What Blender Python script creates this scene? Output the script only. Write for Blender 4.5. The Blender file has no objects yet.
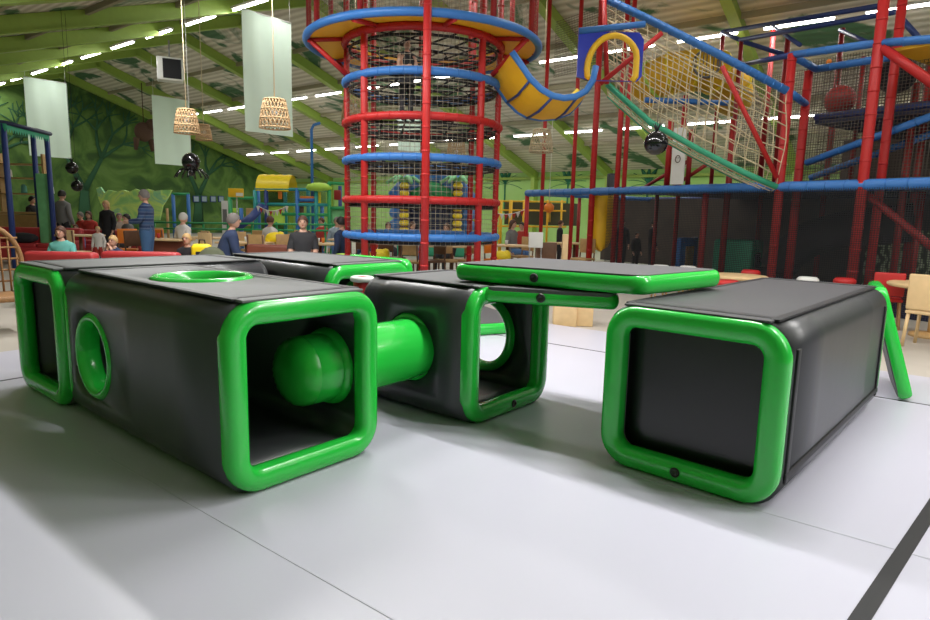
import bpy, bmesh, math, random
EXPO = -0.82
from mathutils import Vector, Matrix
random.seed(7)
C = bpy.context.scene.collection
PI = math.pi
# ---------------------------------------------------------------- camera numbers
CAM_H, PITCH, ROLL, FPX = 1.4, math.radians(8.66), math.radians(1.3), 624.0
def ray(px, py):
    a, b = (px-465)/FPX, (310-py)/FPX
    c, s = math.cos(ROLL), math.sin(ROLL)
    a, b = a*c - b*s, a*s + b*c
    return Vector((a, math.cos(PITCH)+b*math.sin(PITCH), -math.sin(PITCH)+b*math.cos(PITCH)))
def at(px, py, Y):                      # the point of the place seen at a pixel, at a distance Y ahead
    d = ray(px, py); t = Y/d.y
    return Vector((d.x*t, Y, CAM_H+d.z*t))
def onz(px, py, z=0.0):
    d = ray(px, py); t = (z-CAM_H)/d.z
    return Vector((d.x*t, d.y*t, z))
TH = math.radians(52.4)
U = Vector((-math.sin(TH), math.cos(TH), 0)); V = Vector((U.y, -U.x, 0))
def hall(t, s, z=0.0): return U*t + V*s + Vector((0, 0, z))
# ---------------------------------------------------------------- materials
M = {}
def mat(name, col, rough=.5, metal=0.0, spec=.5, var=.06, scale=9.0, bump=0.0, emit=None, estr=0.0, coat=0.0):
    m = bpy.data.materials.new(name); m.use_nodes = True
    nt = m.node_tree; b = nt.nodes['Principled BSDF']
    b.inputs['Roughness'].default_value = rough; b.inputs['Metallic'].default_value = metal
    b.inputs['Specular IOR Level'].default_value = spec
    b.inputs['Coat Weight'].default_value = coat
    tc = nt.nodes.new('ShaderNodeTexCoord'); n = nt.nodes.new('ShaderNodeTexNoise')
    n.inputs['Scale'].default_value = scale; n.inputs['Detail'].default_value = 3
    nt.links.new(tc.outputs['Object'], n.inputs['Vector'])
    mx = nt.nodes.new('ShaderNodeMix'); mx.data_type = 'RGBA'
    c1 = [max(0, v*(1-var)) for v in col]; c2 = [min(1, v*(1+var)) for v in col]
    mx.inputs['A'].default_value = (*c1, 1); mx.inputs['B'].default_value = (*c2, 1)
    nt.links.new(n.outputs['Fac'], mx.inputs['Factor']); nt.links.new(mx.outputs['Result'], b.inputs['Base Color'])
    if bump:
        bp = nt.nodes.new('ShaderNodeBump'); bp.inputs['Strength'].default_value = bump; bp.inputs['Distance'].default_value = .02
        nt.links.new(n.outputs['Fac'], bp.inputs['Height']); nt.links.new(bp.outputs['Normal'], b.inputs['Normal'])
    if emit:
        b.inputs['Emission Color'].default_value = (*emit, 1); b.inputs['Emission Strength'].default_value = estr
    M[name] = m
    return m
def ramp_mat(name, stops, kind='noise', scale=3.0, detail=5.0, dist=0.0, rough=.7, coords='Object', mapscale=(1, 1, 1), base=None):
    m = bpy.data.materials.new(name); m.use_nodes = True
    nt = m.node_tree; b = nt.nodes['Principled BSDF']; b.inputs['Roughness'].default_value = rough
    tc = nt.nodes.new('ShaderNodeTexCoord'); mp = nt.nodes.new('ShaderNodeMapping'); mp.inputs['Scale'].default_value = mapscale
    nt.links.new(tc.outputs[coords], mp.inputs['Vector'])
    if kind == 'noise':
        n = nt.nodes.new('ShaderNodeTexNoise'); n.inputs['Scale'].default_value = scale; n.inputs['Detail'].default_value = detail
        n.inputs['Distortion'].default_value = dist
    else:
        n = nt.nodes.new('ShaderNodeTexWave'); n.inputs['Scale'].default_value = scale; n.inputs['Detail'].default_value = detail
        n.inputs['Distortion'].default_value = dist
    nt.links.new(mp.outputs['Vector'], n.inputs['Vector'])
    r = nt.nodes.new('ShaderNodeValToRGB'); nt.links.new(n.outputs['Fac'], r.inputs['Fac'])
    while len(r.color_ramp.elements) < len(stops): r.color_ramp.elements.new(.5)
    for e, (p, c) in zip(r.color_ramp.elements, stops): e.position = p; e.color = (*c, 1)
    nt.links.new(r.outputs['Color'], b.inputs['Base Color'])
    M[name] = m
    return m
def net_mat(name, col, cell=.05, wire=.006, rough=.8, diag=False):
    m = bpy.data.materials.new(name); m.use_nodes = True
    nt = m.node_tree; b = nt.nodes['Principled BSDF']; out = nt.nodes['Material Output']
    b.inputs['Base Color'].default_value = (*col, 1); b.inputs['Roughness'].default_value = rough
    uv = nt.nodes.new('ShaderNodeTexCoord'); sp = nt.nodes.new('ShaderNodeSeparateXYZ')
    mp = nt.nodes.new('ShaderNodeMapping')
    if diag: mp.inputs['Rotation'].default_value = (0, 0, PI/4)
    nt.links.new(uv.outputs['UV'], mp.inputs['Vector']); nt.links.new(mp.outputs['Vector'], sp.inputs[0])
    fs = []
    for ax in ('X', 'Y'):
        d = nt.nodes.new('ShaderNodeMath'); d.operation = 'DIVIDE'; d.inputs[1].default_value = cell
        f = nt.nodes.new('ShaderNodeMath'); f.operation = 'FRACT'
        l = nt.nodes.new('ShaderNodeMath'); l.operation = 'LESS_THAN'; l.inputs[1].default_value = wire/cell
        nt.links.new(sp.outputs[ax], d.inputs[0]); nt.links.new(d.outputs[0], f.inputs[0]); nt.links.new(f.outputs[0], l.inputs[0]); fs.append(l)
    mx = nt.nodes.new('ShaderNodeMath'); mx.operation = 'MAXIMUM'
    nt.links.new(fs[0].outputs[0], mx.inputs[0]); nt.links.new(fs[1].outputs[0], mx.inputs[1])
    tr = nt.nodes.new('ShaderNodeBsdfTransparent'); ms = nt.nodes.new('ShaderNodeMixShader')
    nt.links.new(mx.outputs[0], ms.inputs[0]); nt.links.new(tr.outputs[0], ms.inputs[1]); nt.links.new(b.outputs[0], ms.inputs[2])
    nt.links.new(ms.outputs[0], out.inputs['Surface'])
    M[name] = m
    return m
# ---------------------------------------------------------------- mesh builder
class MB:
    def __init__(s): s.v = []; s.f = []; s.uv = None; s.smooth = []
    def add(s, vs, fs, smooth=False):
        o = len(s.v); s.v += [tuple(v) for v in vs]; s.f += [tuple(i+o for i in f) for f in fs]; s.smooth += [smooth]*len(fs); return s
    def box(s, c, d, rz=0.0, rot=None, bev=0.0):
        c = Vector(c); hx, hy, hz = d[0]/2, d[1]/2, d[2]/2
        R = rot if rot is not None else Matrix.Rotation(rz, 3, 'Z')
        if bev <= 0:
            vs = [c + R @ Vector((x*hx, y*hy, z*hz)) for z in (-1, 1) for x, y in ((-1, -1), (1, -1), (1, 1), (-1, 1))]
            return s.add(vs, [(3, 2, 1, 0), (4, 5, 6, 7), (0, 1, 5, 4), (1, 2, 6, 5), (2, 3, 7, 6), (3, 0, 4, 7)])
        bm = bmesh.new(); bmesh.ops.create_cube(bm, size=1, matrix=Matrix.Diagonal((d[0], d[1], d[2], 1)))
        bmesh.ops.bevel(bm, geom=bm.edges[:], offset=bev, segments=3, affect='EDGES', profile=.5)
        vs = [c + R @ v.co for v in bm.verts]; bm.verts.index_update()
        fs = [[v.index for v in f.verts] for f in bm.faces]; bm.free()
        return s.add(vs, fs, True)
    def tube(s, pts, r, n=8, closed=False, caps=True, ry=None):
        pts = [Vector(p) for p in pts]; N = len(pts); rs = r if isinstance(r, (list, tuple)) else [r]*N
        vs = []; prev = None
        for i, p in enumerate(pts):
            if closed: t = pts[(i+1) % N]-pts[i-1]
            else: t = pts[min(i+1, N-1)]-pts[max(i-1, 0)]
            t = t.normalized() if t.length > 1e-9 else Vector((0, 0, 1))
            if prev is None:
                a = Vector((0, 0, 1)) if abs(t.z) < .9 else Vector((1, 0, 0))
                x = t.cross(a).normalized()
            else:
                x = (prev - t*prev.dot(t))
                x = x.normalized() if x.length > 1e-6 else t.orthogonal().normalized()
            prev = x; y = t.cross(x)
            for k in range(n):
                a = 2*PI*k/n; vs.append(p + x*math.cos(a)*rs[i] + y*math.sin(a)*(ry if ry else rs[i]))
        fs = []
        for i in range(N if closed else N-1):
            j = (i+1) % N
            for k in range(n): fs.append((i*n+k, i*n+(k+1) % n, j*n+(k+1) % n, j*n+k))
        if caps and not closed:
            fs.append(tuple(reversed(range(n)))); fs.append(tuple((N-1)*n+k for k in range(n)))
        return s.add(vs, fs, True)
    def lathe(s, prof, c=(0, 0, 0), n=20, R=None, caps=True):
        c = Vector(c); vs = []
        for (r, z) in prof:
            for k in range(n):
                a = 2*PI*k/n; q = Vector((r*math.cos(a), r*math.sin(a), z)); vs.append(c + (R @ q if R else q))
        fs = [(i*n+k, i*n+(k+1) % n, (i+1)*n+(k+1) % n, (i+1)*n+k) for i in range(len(prof)-1) for k in range(n)]
        if caps: fs.append(tuple(reversed(range(n)))); fs.append(tuple((len(prof)-1)*n+k for k in range(n)))
        return s.add(vs, fs, True)
    def ball(s, c, r, n=12, sc=(1, 1, 1), R=None):
        m = n//2; c = Vector(c)
        prof = [(math.sin(PI*i/m), -math.cos(PI*i/m)) for i in range(m+1)]
        prof[0] = (.001, -1); prof[-1] = (.001, 1)
        vs = []
        for (a, z) in prof:
            for k in range(n):
                q = Vector((a*math.cos(2*PI*k/n)*r*sc[0], a*math.sin(2*PI*k/n)*r*sc[1], z*r*sc[2])); vs.append(c+(R @ q if R else q))
        fs = [(i*n+k, i*n+(k+1) % n, (i+1)*n+(k+1) % n, (i+1)*n+k) for i in range(m) for k in range(n)]
        return s.add(vs, fs, True)
    def prism(s, poly, z0, z1, F=None):                 # polygon in local xy, extruded in z; F maps a point
        n = len(poly); F = F or (lambda p: p)
        vs = [F(Vector((x, y, z0))) for x, y in poly] + [F(Vector((x, y, z1))) for x, y in poly]
        return s.add(vs, [tuple(reversed(range(n))), tuple(range(n, 2*n))] + [(i, (i+1) % n, n+(i+1) % n, n+i) for i in range(n)])
    def grid(s, rows, smooth=True, closed=False):
        n = len(rows[0]); fs = []
        for i in range(len(rows)-1):
            for k in range(n if closed else n-1): fs.append((i*n+k, i*n+(k+1) % n, (i+1)*n+(k+1) % n, (i+1)*n+k))
        return s.add([p for r in rows for p in r], fs, smooth)
    def build(s, name, m, parent=None, fix=True):
        me = bpy.data.meshes.new(name); me.from_pydata(s.v, [], s.f)
        for p, q in zip(me.polygons, s.smooth): p.use_smooth = q
        if fix:
            bm = bmesh.new(); bm.from_mesh(me); bmesh.ops.recalc_face_normals(bm, faces=bm.faces[:]); bm.to_mesh(me); bm.free()
        for k in (m if isinstance(m, (list, tuple)) else [m]): me.materials.append(M[k] if isinstance(k, str) else k)
        if s.uv is not None:
            l = me.uv_layers.new(name='UVMap')
            for lp in me.loops: l.data[lp.index].uv = s.uv[lp.vertex_index]
        o = bpy.data.objects.new(name, me); C.objects.link(o)
        if parent: o.parent = parent
        return o
def netsheet(name, m, rows, parent=None, uvs=None):     # rows of points; uv measured in metres
    b = MB(); b.grid(rows); b.uv = []
    for i, r in enumerate(rows):
        for k, p in enumerate(r):
            if uvs: b.uv.append(uvs(i, k))
            else:
                du = sum((Vector(r[j+1])-Vector(r[j])).length for j in range(k)); dv = sum((Vector(rows[j+1][0])-Vector(rows[j][0])).length for j in range(i))
                b.uv.append((du, dv))
    return b.build(name, m, parent, fix=False)
def tag(o, label=None, cat=None, group=None, kind=None):
    if label: o['label'] = label
    if cat: o['category'] = cat
    if group: o['group'] = group
    if kind: o['kind'] = kind
    return o
def empty(name, loc=(0, 0, 0), rz=0.0, label=None, cat=None, group=None):
    o = bpy.data.objects.new(name, None); C.objects.link(o); o.location = loc; o.rotation_euler = (0, 0, rz)
    return tag(o, label, cat, group)
def struct(o): o['kind'] = 'structure'; return o
def copy_tree(o, parent=None):
    c = o.copy(); C.objects.link(c); c.parent = parent
    for ch in list(o.children): copy_tree(ch, c)
    return c
def yaw_of(d): return math.atan2(-d.x, d.y)             # rotation that turns local +y onto d
def rrect(w, h, r, n=6):
    pts = []
    for cx, cy, a0 in ((w/2-r, h/2-r, 0), (-w/2+r, h/2-r, 90), (-w/2+r, -h/2+r, 180), (w/2-r, -h/2+r, 270)):
        for i in range(n+1):
            a = math.radians(a0+90*i/n); pts.append((cx+r*math.cos(a), cy+r*math.sin(a)))
    return pts
# ---------------------------------------------------------------- colours
mat('vinyl_black', (.034, .036, .040), .36, spec=.55, scale=2.5, bump=.12)
mat('vinyl_inner', (.016, .016, .018), .5, scale=3)
mat('mat_top', (.11, .115, .118), .6, scale=60, var=.12)
mat('screen_black', (.008, .008, .009), .22, spec=.5, scale=2, bump=.08)
mat('mat_top_dark', (.05, .05, .055), .55, scale=60, var=.12)
mat('mat_top_mid', (.08, .08, .086), .6, scale=60, var=.12)
mat('strap_black', (.012, .012, .014), .55)
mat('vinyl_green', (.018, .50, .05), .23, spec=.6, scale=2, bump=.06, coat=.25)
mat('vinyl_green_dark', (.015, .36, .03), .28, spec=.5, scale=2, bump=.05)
mat('valve', (.01, .01, .01), .3)
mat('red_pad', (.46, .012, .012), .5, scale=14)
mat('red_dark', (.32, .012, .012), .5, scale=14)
mat('blue_pad', (.035, .17, .50), .45, scale=14)
mat('navy', (.02, .045, .2), .5)
mat('navy_dark', (.012, .02, .07), .5)
mat('yellow', (.85, .5, .02), .45)
mat('yellow_deck', (.86, .46, .015), .5)
mat('yellow_bright', (.9, .68, .02), .4)
mat('orange', (.8, .22, .02), .45)
mat('blue_panel', (.01, .03, .45), .4)
mat('teal_paint', (.02, .3, .3), .45)
mat('green_rope', (.04, .35, .2), .6)
mat('green_paint', (.03, .35, .12), .45)
mat('lime_beam', (.32, .47, .08), .5, var=.1)
mat('lime_leaf', (.5, .8, .1), .55, var=.2, scale=4)
mat('mint_leaf', (.2, .55, .25), .6, var=.25, scale=5)
mat('dark_leaf', (.02, .18, .09), .7)
mat('black_strap', (.01, .01, .011), .7)
mat('rope_tan', (.62, .52, .34), .8)
mat('black_shiny', (.004, .004, .005), .15, spec=.6)
mat('black_cloth', (.014, .014, .018), .85)
mat('banner', (.72, .88, .76), .75, scale=3, var=.03)
mat('wicker', (.5, .33, .17), .7, scale=60, var=.4)
mat('wood', (.5, .31, .13), .5, scale=12, var=.2)
mat('wood_pale', (.66, .46, .24), .5, scale=12, var=.12)
mat('wood_dark', (.13, .06, .03), .5, scale=12, var=.2)
mat('bench_brown', (.22, .06, .035), .5)
mat('sofa_red', (.40, .03, .035), .5)
mat('white_paint', (.75, .75, .73), .5)
mat('metal', (.4, .4, .42), .35, metal=.8)
mat('wicker_brown', (.28, .14, .05), .6, scale=60, var=.5)
mat('brown_fur', (.07, .035, .02), .9, scale=40, var=.5)
mat('lamp_tube', (1, 1, 1), .5, emit=(1, .98, .93), estr=32)
mat('skin', (.62, .36, .26), .55); mat('skin_b', (.5, .27, .19), .55)
mat('hair_brown', (.09, .035, .02), .6); mat('hair_grey', (.17, .15, .14), .7); mat('hair_white', (.55, .53, .50), .7)
mat('hair_black', (.015, .012, .01), .6); mat('hair_blond', (.5, .32, .14), .6)
mat('eye', (.02, .015, .015), .3); mat('lips', (.5, .12, .1), .5)
mat('teal_cloth', (.13, .42, .38), .85); mat('navy_cloth', (.02, .035, .09), .85); mat('jeans', (.06, .14, .3), .85)
mat('grey_cloth', (.18, .18, .18), .85); mat('dark_cloth', (.03, .03, .035), .85); mat('white_cloth', (.7, .68, .66), .85)
mat('red_cloth', (.45, .04, .03), .85); mat('sand_cloth', (.45, .38, .32), .85); mat('blue_cloth', (.1, .22, .5), .85)
mat('olive_cloth', (.09, .1, .06), .9); mat('light_denim', (.33, .42, .5), .85)
ramp_mat('stripe_cloth', [(0, (.02, .04, .11)), (.42, (.025, .05, .14)), (.5, (.35, .42, .5)), (.6, (.03, .06, .16)), (1, (.04, .09, .2))], 'wave', 2.4, 0, 0, .85, mapscale=(0, 0, 1))
M['stripe_cloth'].node_tree.nodes['Wave Texture'].bands_direction = 'Z'
net_mat('net_dark', (.012, .013, .016), .035, .0095)
net_mat('net_brown', (.10, .08, .065), .055, .0095)
net_mat('net_grey', (.30, .26, .20), .085, .0045)
# ================================================================ the inflatable modules
def ring_mesh(w, h, rc, half, depth, y, squash=1.0):
    """inflated square ring, outer size w x h, centred on z=h/2, in the plane y"""
    cl = rrect(w-2*half, h-2*half, rc, 8); rows = []
    N = len(cl); P = [Vector((x+(w-.01)/2, 0, z+h/2)) for x, z in cl]
    K = 16
    for i in range(N):
        t = (P[(i+1) % N]-P[i-1]).normalized(); nrm = Vector((t.z, 0, -t.x))
        row = []
        for k in range(K):
            a = 2*PI*k/K; ca, sa = math.cos(a), math.sin(a)
            ex = math.copysign(abs(ca)**.75, ca)*half; ey = math.copysign(abs(sa)**.75, sa)*depth
            row.append(P[i] + nrm*ex + Vector((0, y+ey, 0)))
        rows.append(row)
    rows.append(rows[0])
    return rows
def side_hole_cut(x, y, z, r, axis, ln=.5):
    R = Matrix.Rotation(PI/2, 3, 'Y') if axis == 'x' else Matrix.Identity(3)
    b = MB(); b.lathe([(r, -ln/2), (r, ln/2)], (x, y, z), 40, R); return b
def tunnel_box(origin, axis, W, L, Hh, label, holes=(), closed=False, straps=True, valve=None, back='vinyl_green', ringless=False):
    """origin: outer front corner on the floor, on the side where local x = 0; axis: horizontal direction into the module"""
    root = empty('inflatable_tunnel', (origin[0], origin[1], 0), yaw_of(axis), label, 'inflatable tunnel', 'black and green inflatable tunnels')
    T, R0 = .085, .14
    outer = rrect(W, Hh, R0, 8); inner = rrect(W-2*T, Hh-2*T, .09, 8)
    b = MB(); n = len(outer)
    ys = [.05, L*.25, L*.5, L*.75, L-.05]
    def bul(k): return .012*math.sin(PI*k/4)
    rowsO = [[Vector((W/2+x*(1+bul(i)), y, Hh/2+(z*(1+bul(i)) if z > 0 else z))) for x, z in outer] for i, y in enumerate(ys)]
    rowsI = [[Vector((W/2+x, y, Hh/2+z)) for x, z in inner] for y in ys]
    vs = [p for r in rowsO for p in r]+[p for r in rowsI for p in r]; NO = 5*n; fs = []
    for i in range(4):
        for k in range(n):
            j = (k+1) % n
            fs.append((i*n+k, i*n+j, (i+1)*n+j, (i+1)*n+k)); fs.append((NO+i*n+k, NO+(i+1)*n+k, NO+(i+1)*n+j, NO+i*n+j))
    for k in range(n):
        j = (k+1) % n
        fs.append((k, NO+k, NO+j, j)); fs.append((4*n+k, 4*n+j, NO+4*n+j, NO+4*n+k))
    b.add(vs, fs, True)
    body = b.build('body', 'vinyl_black', root)
    top = MB(); top.box((W/2, L/2, Hh+.004), (W-.2, L-.03, .014), bev=.004); tp = top.build('top_panel', 'mat_top' if not closed else 'mat_top_dark', root); tag(tp, 'matte grey top panel')
    cuts = []
    for (side, d, z, r) in holes:
        if side == 'left': cuts.append((body, side_hole_cut(.05, d, z, r, 'x', .3)))
        if side == 'right': cuts.append((body, side_hole_cut(W-.05, d, z, r, 'x', .3)))
        if side == 'top':
            cuts.append((body, side_hole_cut(W/2, d, Hh-.05, r, 'z', .3))); cuts.append((tp, side_hole_cut(W/2, d, Hh, r, 'z', .3)))
    for ob, cb in cuts:
        co = cb.build('cutter', 'strap_black'); co.parent = root
        md = ob.modifiers.new('hole', 'BOOLEAN'); md.operation = 'DIFFERENCE'; md.solver = 'EXACT'; md.object = co
        bpy.context.view_layer.update()
        dg = bpy.context.evaluated_depsgraph_get(); me = bpy.data.meshes.new_from_object(ob.evaluated_get(dg))
        ob.modifiers.clear(); ob.data = me; bpy.data.objects.remove(co)
    for (side, d, z, r) in holes:
        rb = MB(); K, N = 14, 44; rows = []
        ax = .075
        for i in range(N+1):
            a = 2*PI*i/N; row = []
            for k in range(K):
                q = 2*PI*k/K; rr = r - .034 + .04*math.cos(q); dd = ax*math.sin(q)
                if side == 'top': row.append(Vector((W/2+rr*math.cos(a), d+rr*math.sin(a), Hh-.045+dd)))
                else:
                    xx = .058 if side == 'left' else W-.058
                    row.append(Vector((xx+dd, d+rr*math.cos(a), z+rr*math.sin(a))))
            rows.append(row)
        rb.grid(rows, True, True); rb.build('porthole_ring', 'vinyl_green', root)
    for yy, nm in ((.045, 'front_ring'), (L-.045, 'back_ring')):
        rb = MB(); rb.grid(ring_mesh(W+.01, Hh+.005, .122, .062, .06, yy), True, True); rg = rb.build(nm, 'vinyl_green' if nm == 'front_ring' else back, root)
        if nm == 'front_ring': ring = rg
    if closed:
        cb = MB(); cb.box((W/2, .16, Hh/2), (W-.14, .04, Hh-.14)); tag(cb.build('front_panel', 'screen_black', root), 'black inner screen panel')
    if straps:
        sb = MB()
        for yy in (.125, L-.125): sb = MB(); sb.box((W/2, yy, Hh+.008), (W-.16, .05, .014), bev=.004); sb.build('seam_strap', 'strap_black', root)
        for xx in (.1, W-.1):
            sb = MB(); sb.box((xx, L/2, Hh+.007), (.045, L-.15, .014), bev=.004); sb.build('seam_strap', 'strap_black', root)
    if valve:
        vb = MB(); R = Matrix.Rotation(PI/2, 3, 'X')
        vb.lathe([(.026, 0), (.028, .006), (.022, .012), (.012, .012), (.010, .006)], (valve, -.012, .068), 16, R); vb.build('valve', 'valve', ring)
        ring.children[0].name = 'valve'
    return root
AX = Vector((-.771, .637, 0)).normalized(); AY = Vector((AX.y, -AX.x, 0))     # module row direction and its cross direction
O1 = Vector((-1.08, 2.86, 0)) - AY*.04
def rel(d, w, z=0): return O1 + AX*d + AY*w + Vector((0, 0, z))
BW, BH = .95, .965
t1 = tunnel_box(rel(0, 0), AX, BW, 2.08, BH, 'long black and green tunnel with square open end, round side hole and tube poking inside',
    holes=(('left', 1.61, .46, .285), ('top', 1.1, 0, .31), ('right', .36, .47, .235)))
t2 = tunnel_box(rel(3.05, -.02), AY, BW, 1.62, BH, 'black and green tunnel whose narrow-looking square green mouth faces the wicker chair', back='vinyl_black')
t3 = tunnel_box(rel(1.40, 1.68), AX, BW, 1.63, BH, 'far tunnel with only its green upper frame showing behind the long tunnel', holes=(('right', .6, .5, .27),))
t5 = tunnel_box(rel(-.16, 1.60), AX, .955, 1.05, .93, 'short cube tunnel with see-through round hole, joined by the green tube',
    holes=(('left', .56, .47, .245), ('right', .58, .46, .32)), valve=.5, back='vinyl_black')
AX7 = Vector((.675, .738, 0)).normalized()
t7 = tunnel_box((.80, 3.49), AX7, .965, 2.50, .925, 'big closed-back tunnel with dark screen-like mouth and broad black side', closed=True, valve=.47)
# straps down the side of the big tunnel
for nm, c, d in (('side_strap', (.97, .135, .46), (.014, .05, .68)), ('side_strap', (.97, 2.37, .46), (.014, .04, .68)), ('side_strap', (.973, 1.25, .16), (.014, 2.3, .035))):
    b = MB(); b.box(c, d, bev=.004); b.build(nm, 'strap_black', t7)
# the green tube between the long tunnel and the cube
root = empty('inflatable_tube', rel(.3, 1.0, 0), 0, 'bright green inflatable tube joining the long tunnel to the cube tunnel', 'inflatable tube')
tb = MB(); cz = .47; TR = .205
Rt = Matrix((( -AX.x, 0, AY.x), (-AX.y, 0, AY.y), (0, 1, 0))).to_3x3()
Rt = Matrix(((AX.x, 0, AY.x), (AX.y, 0, AY.y), (0, -1, 0)))
def ctube(w0, w1, prof, name, m):
    b = MB(); b.lathe(prof, rel(.36, 0, cz) - root.location, 48, Rt); o = b.build(name, m, root); return o
ctube(0, 0, [(TR, .66), (TR+.004, .9), (TR+.008, 1.2), (TR+.004, 1.5), (TR, 1.90)], 'tube_body', 'vinyl_green')
# puckered end inside the long tunnel
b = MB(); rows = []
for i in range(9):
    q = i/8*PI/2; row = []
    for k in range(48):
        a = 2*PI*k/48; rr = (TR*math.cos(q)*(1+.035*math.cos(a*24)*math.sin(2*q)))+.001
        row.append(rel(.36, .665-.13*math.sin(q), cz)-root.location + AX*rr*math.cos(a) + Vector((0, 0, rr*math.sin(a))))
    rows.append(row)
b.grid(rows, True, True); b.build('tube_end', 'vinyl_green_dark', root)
# slabs: a polygon with rounded corners, a green inflated rim and a grey top
def round_poly(P, r, n=6):
    out = []; N = len(P)
    for i in range(N):
        a, p, c = Vector(P[i-1]), Vector(P[i]), Vector(P[(i+1) % N])
        d1 = (a-p).normalized(); d2 = (c-p).normalized(); q1 = p+d1*r; q2 = p+d2*r
        for k in range(n+1):
            t = k/n; out.append((q1*(1-t)**2 + p*2*t*(1-t) + q2*t*t))
    return out
def slab(P, z0, th, label, valve=None, rc=.09, F=None, cat='inflatable mat', zf=None):
    cen = sum((Vector(p) for p in P), Vector((0, 0)))/len(P)
    root = empty('inflatable_mat', (cen.x, cen.y, z0) if F is None else (0, 0, 0), 0, label, cat)
    F = F or (lambda p: p)
    P2 = [Vector(p)-cen for p in P] if root.location.length else [Vector(p) for p in P]
    edge = round_poly(P2, rc)
    b = MB(); rows = []; K = 10; n = len(edge)
    for p in edge: pass
    for k in range(K+1):
        a = -PI/2 + PI*k/K; off = math.cos(a)**.7*th*.42 if 0 < k < K else 0; zz = th/2+math.sin(a)*th/2
        row = []
        for i in range(n):
            t = (edge[(i+1) % n]-edge[i-1]).normalized(); nr = Vector((t.y, -t.x))
            q = edge[i] + nr*(off-th*.42); row.append(F(Vector((q.x, q.y, zz))))
        rows.append(row)
    m = MB(); m.grid(rows, True, True)
    o = len(m.v); m.f.append(tuple(reversed(range(n)))); m.smooth.append(False)
    m.build('green_rim', 'vinyl_green', root)
    inner = [e*1.0 for e in edge]
    c2 = sum(inner, Vector((0, 0)))/n
    top = [(c2.x+(e.x-c2.x)*.955, c2.y+(e.y-c2.y)*.955) for e in inner]
    m = MB(); m.prism(top, th*.55, th*1.02, F); tp = m.build('top_panel', 'mat_top_mid', root); tag(tp, 'matte grey top panel')
    if valve is not None:
        i, t = valve; a, c = P2[i], P2[(i+1) % len(P2)]; q = a*(1-t)+c*t; d = (c-a).normalized(); nr = Vector((d.y, -d.x, 0))
        ang = math.atan2(nr.y, nr.x); R = Matrix.Rotation(ang, 3, 'Z') @ Matrix.Rotation(PI/2, 3, 'Y')
        m = MB(); m.lathe([(.028, -.02), (.03, .006), (.024, .013), (.013, .013), (.01, .006)], (q.x, q.y, th/2), 16, R); m.build('valve', 'valve', root)
    return root
slab([(-.10, 4.30), (1.04, 3.60), (1.76, 4.24), (.5, 5.05)], .954, .118, 'green edged grey mat laid flat across the cube tunnel and the big tunnel', valve=(0, .47))
slab([(.10, 4.00), (.93, 3.74), (.97, 3.90), (.42, 4.22)], .845, .1, 'smaller green mat edge hanging directly under the flat bridging mat', valve=(0, .45), rc=.06)
slab([(.0, 7.1), (.82, 7.48), (.25, 8.75), (-.6, 8.35)], .001, .14, 'grey mat with green edge lying on the floor, seen through the round hole', valve=(0, .75))
# mats leaning on the far ends
def lean(P0, P1, tilt_dir, Hm, label, th=.11):
    a = Vector(P0); bb = Vector(P1); x = (bb-a).normalized(); n = Vector((tilt_dir[0], tilt_dir[1], 0))
    up = (Vector((0, 0, math.sqrt(max(0, Hm**2-n.length**2))))+n).normalized(); z = Vector(x).cross(up); Lg = (bb-a).length
    F = lambda p: a + x*p.x + up*p.y + z*(p.z) + Vector((0, 0, .03))
    return slab([(0, 0), (Lg, 0), (Lg, Hm), (0, Hm)], 0, th, label, F=F)
BH7 = .93
E7 = Vector((.80, 3.49, 0)) + AX7*2.50; X7 = Vector((AX7.y, -AX7.x, 0))
FL7 = onz(914, 404); DL7 = Vector((.49, .87, 0)).normalized()
lean(FL7+DL7*.8, FL7, Vector((-.26, .10)), .93, 'green rimmed mat leaning against the far end of the big closed tunnel', th=.10)
E3 = rel(1.6, 1.66+BW+.3)
lean(rel(1.55, 2.9), rel(2.45, 2.9), -AY*.2, .95, 'mat with green rim leaning beside the far tunnel near the tower')
# small red block seen beside the far tunnel
rb = empty('foam_block', rel(1.12, 1.80, 0), 0.6, 'small red foam block with pale rim standing between the long and far tunnels', 'foam block')
b = MB(); b.box((0, 0, .45), (.12, .12, .90), bev=.035); b.build('foam_core', 'red_pad', rb)
b = MB(); b.tube([(.075*math.cos(a*PI/10), .075*math.sin(a*PI/10), .88) for a in range(20)], .022, 8, True); b.build('rim', 'white_paint', rb)
# ================================================================ the hall
SR, ZR, QS = 12.75, 7.85, .33                    # ridge line: cross position, height, roof slope
SWALL, TEND = 26.0, 35.0
def roofz(s): return ZR - QS*abs(s-SR)
ramp_mat('wall_jungle', [(0, (.02, .05, .02)), (.40, (.04, .10, .02)), (.50, (.08, .17, .03)), (.60, (.13, .24, .05)), (.7, (.08, .17, .05)), (1, (.2, .3, .09))], 'noise', .55, 6, 1.6, .8)
ramp_mat('wall_lime', [(0, (.18, .42, .08)), (.40, (.33, .58, .16)), (.6, (.38, .62, .2)), (.75, (.45, .66, .28)), (1, (.2, .5, .2))], 'noise', .4, 3, .5, .8)
ramp_mat('floor_hall', [(0, (.36, .32, .28)), (.5, (.46, .42, .37)), (1, (.56, .51, .46))], 'noise', .9, 4, 0, .45)
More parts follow.
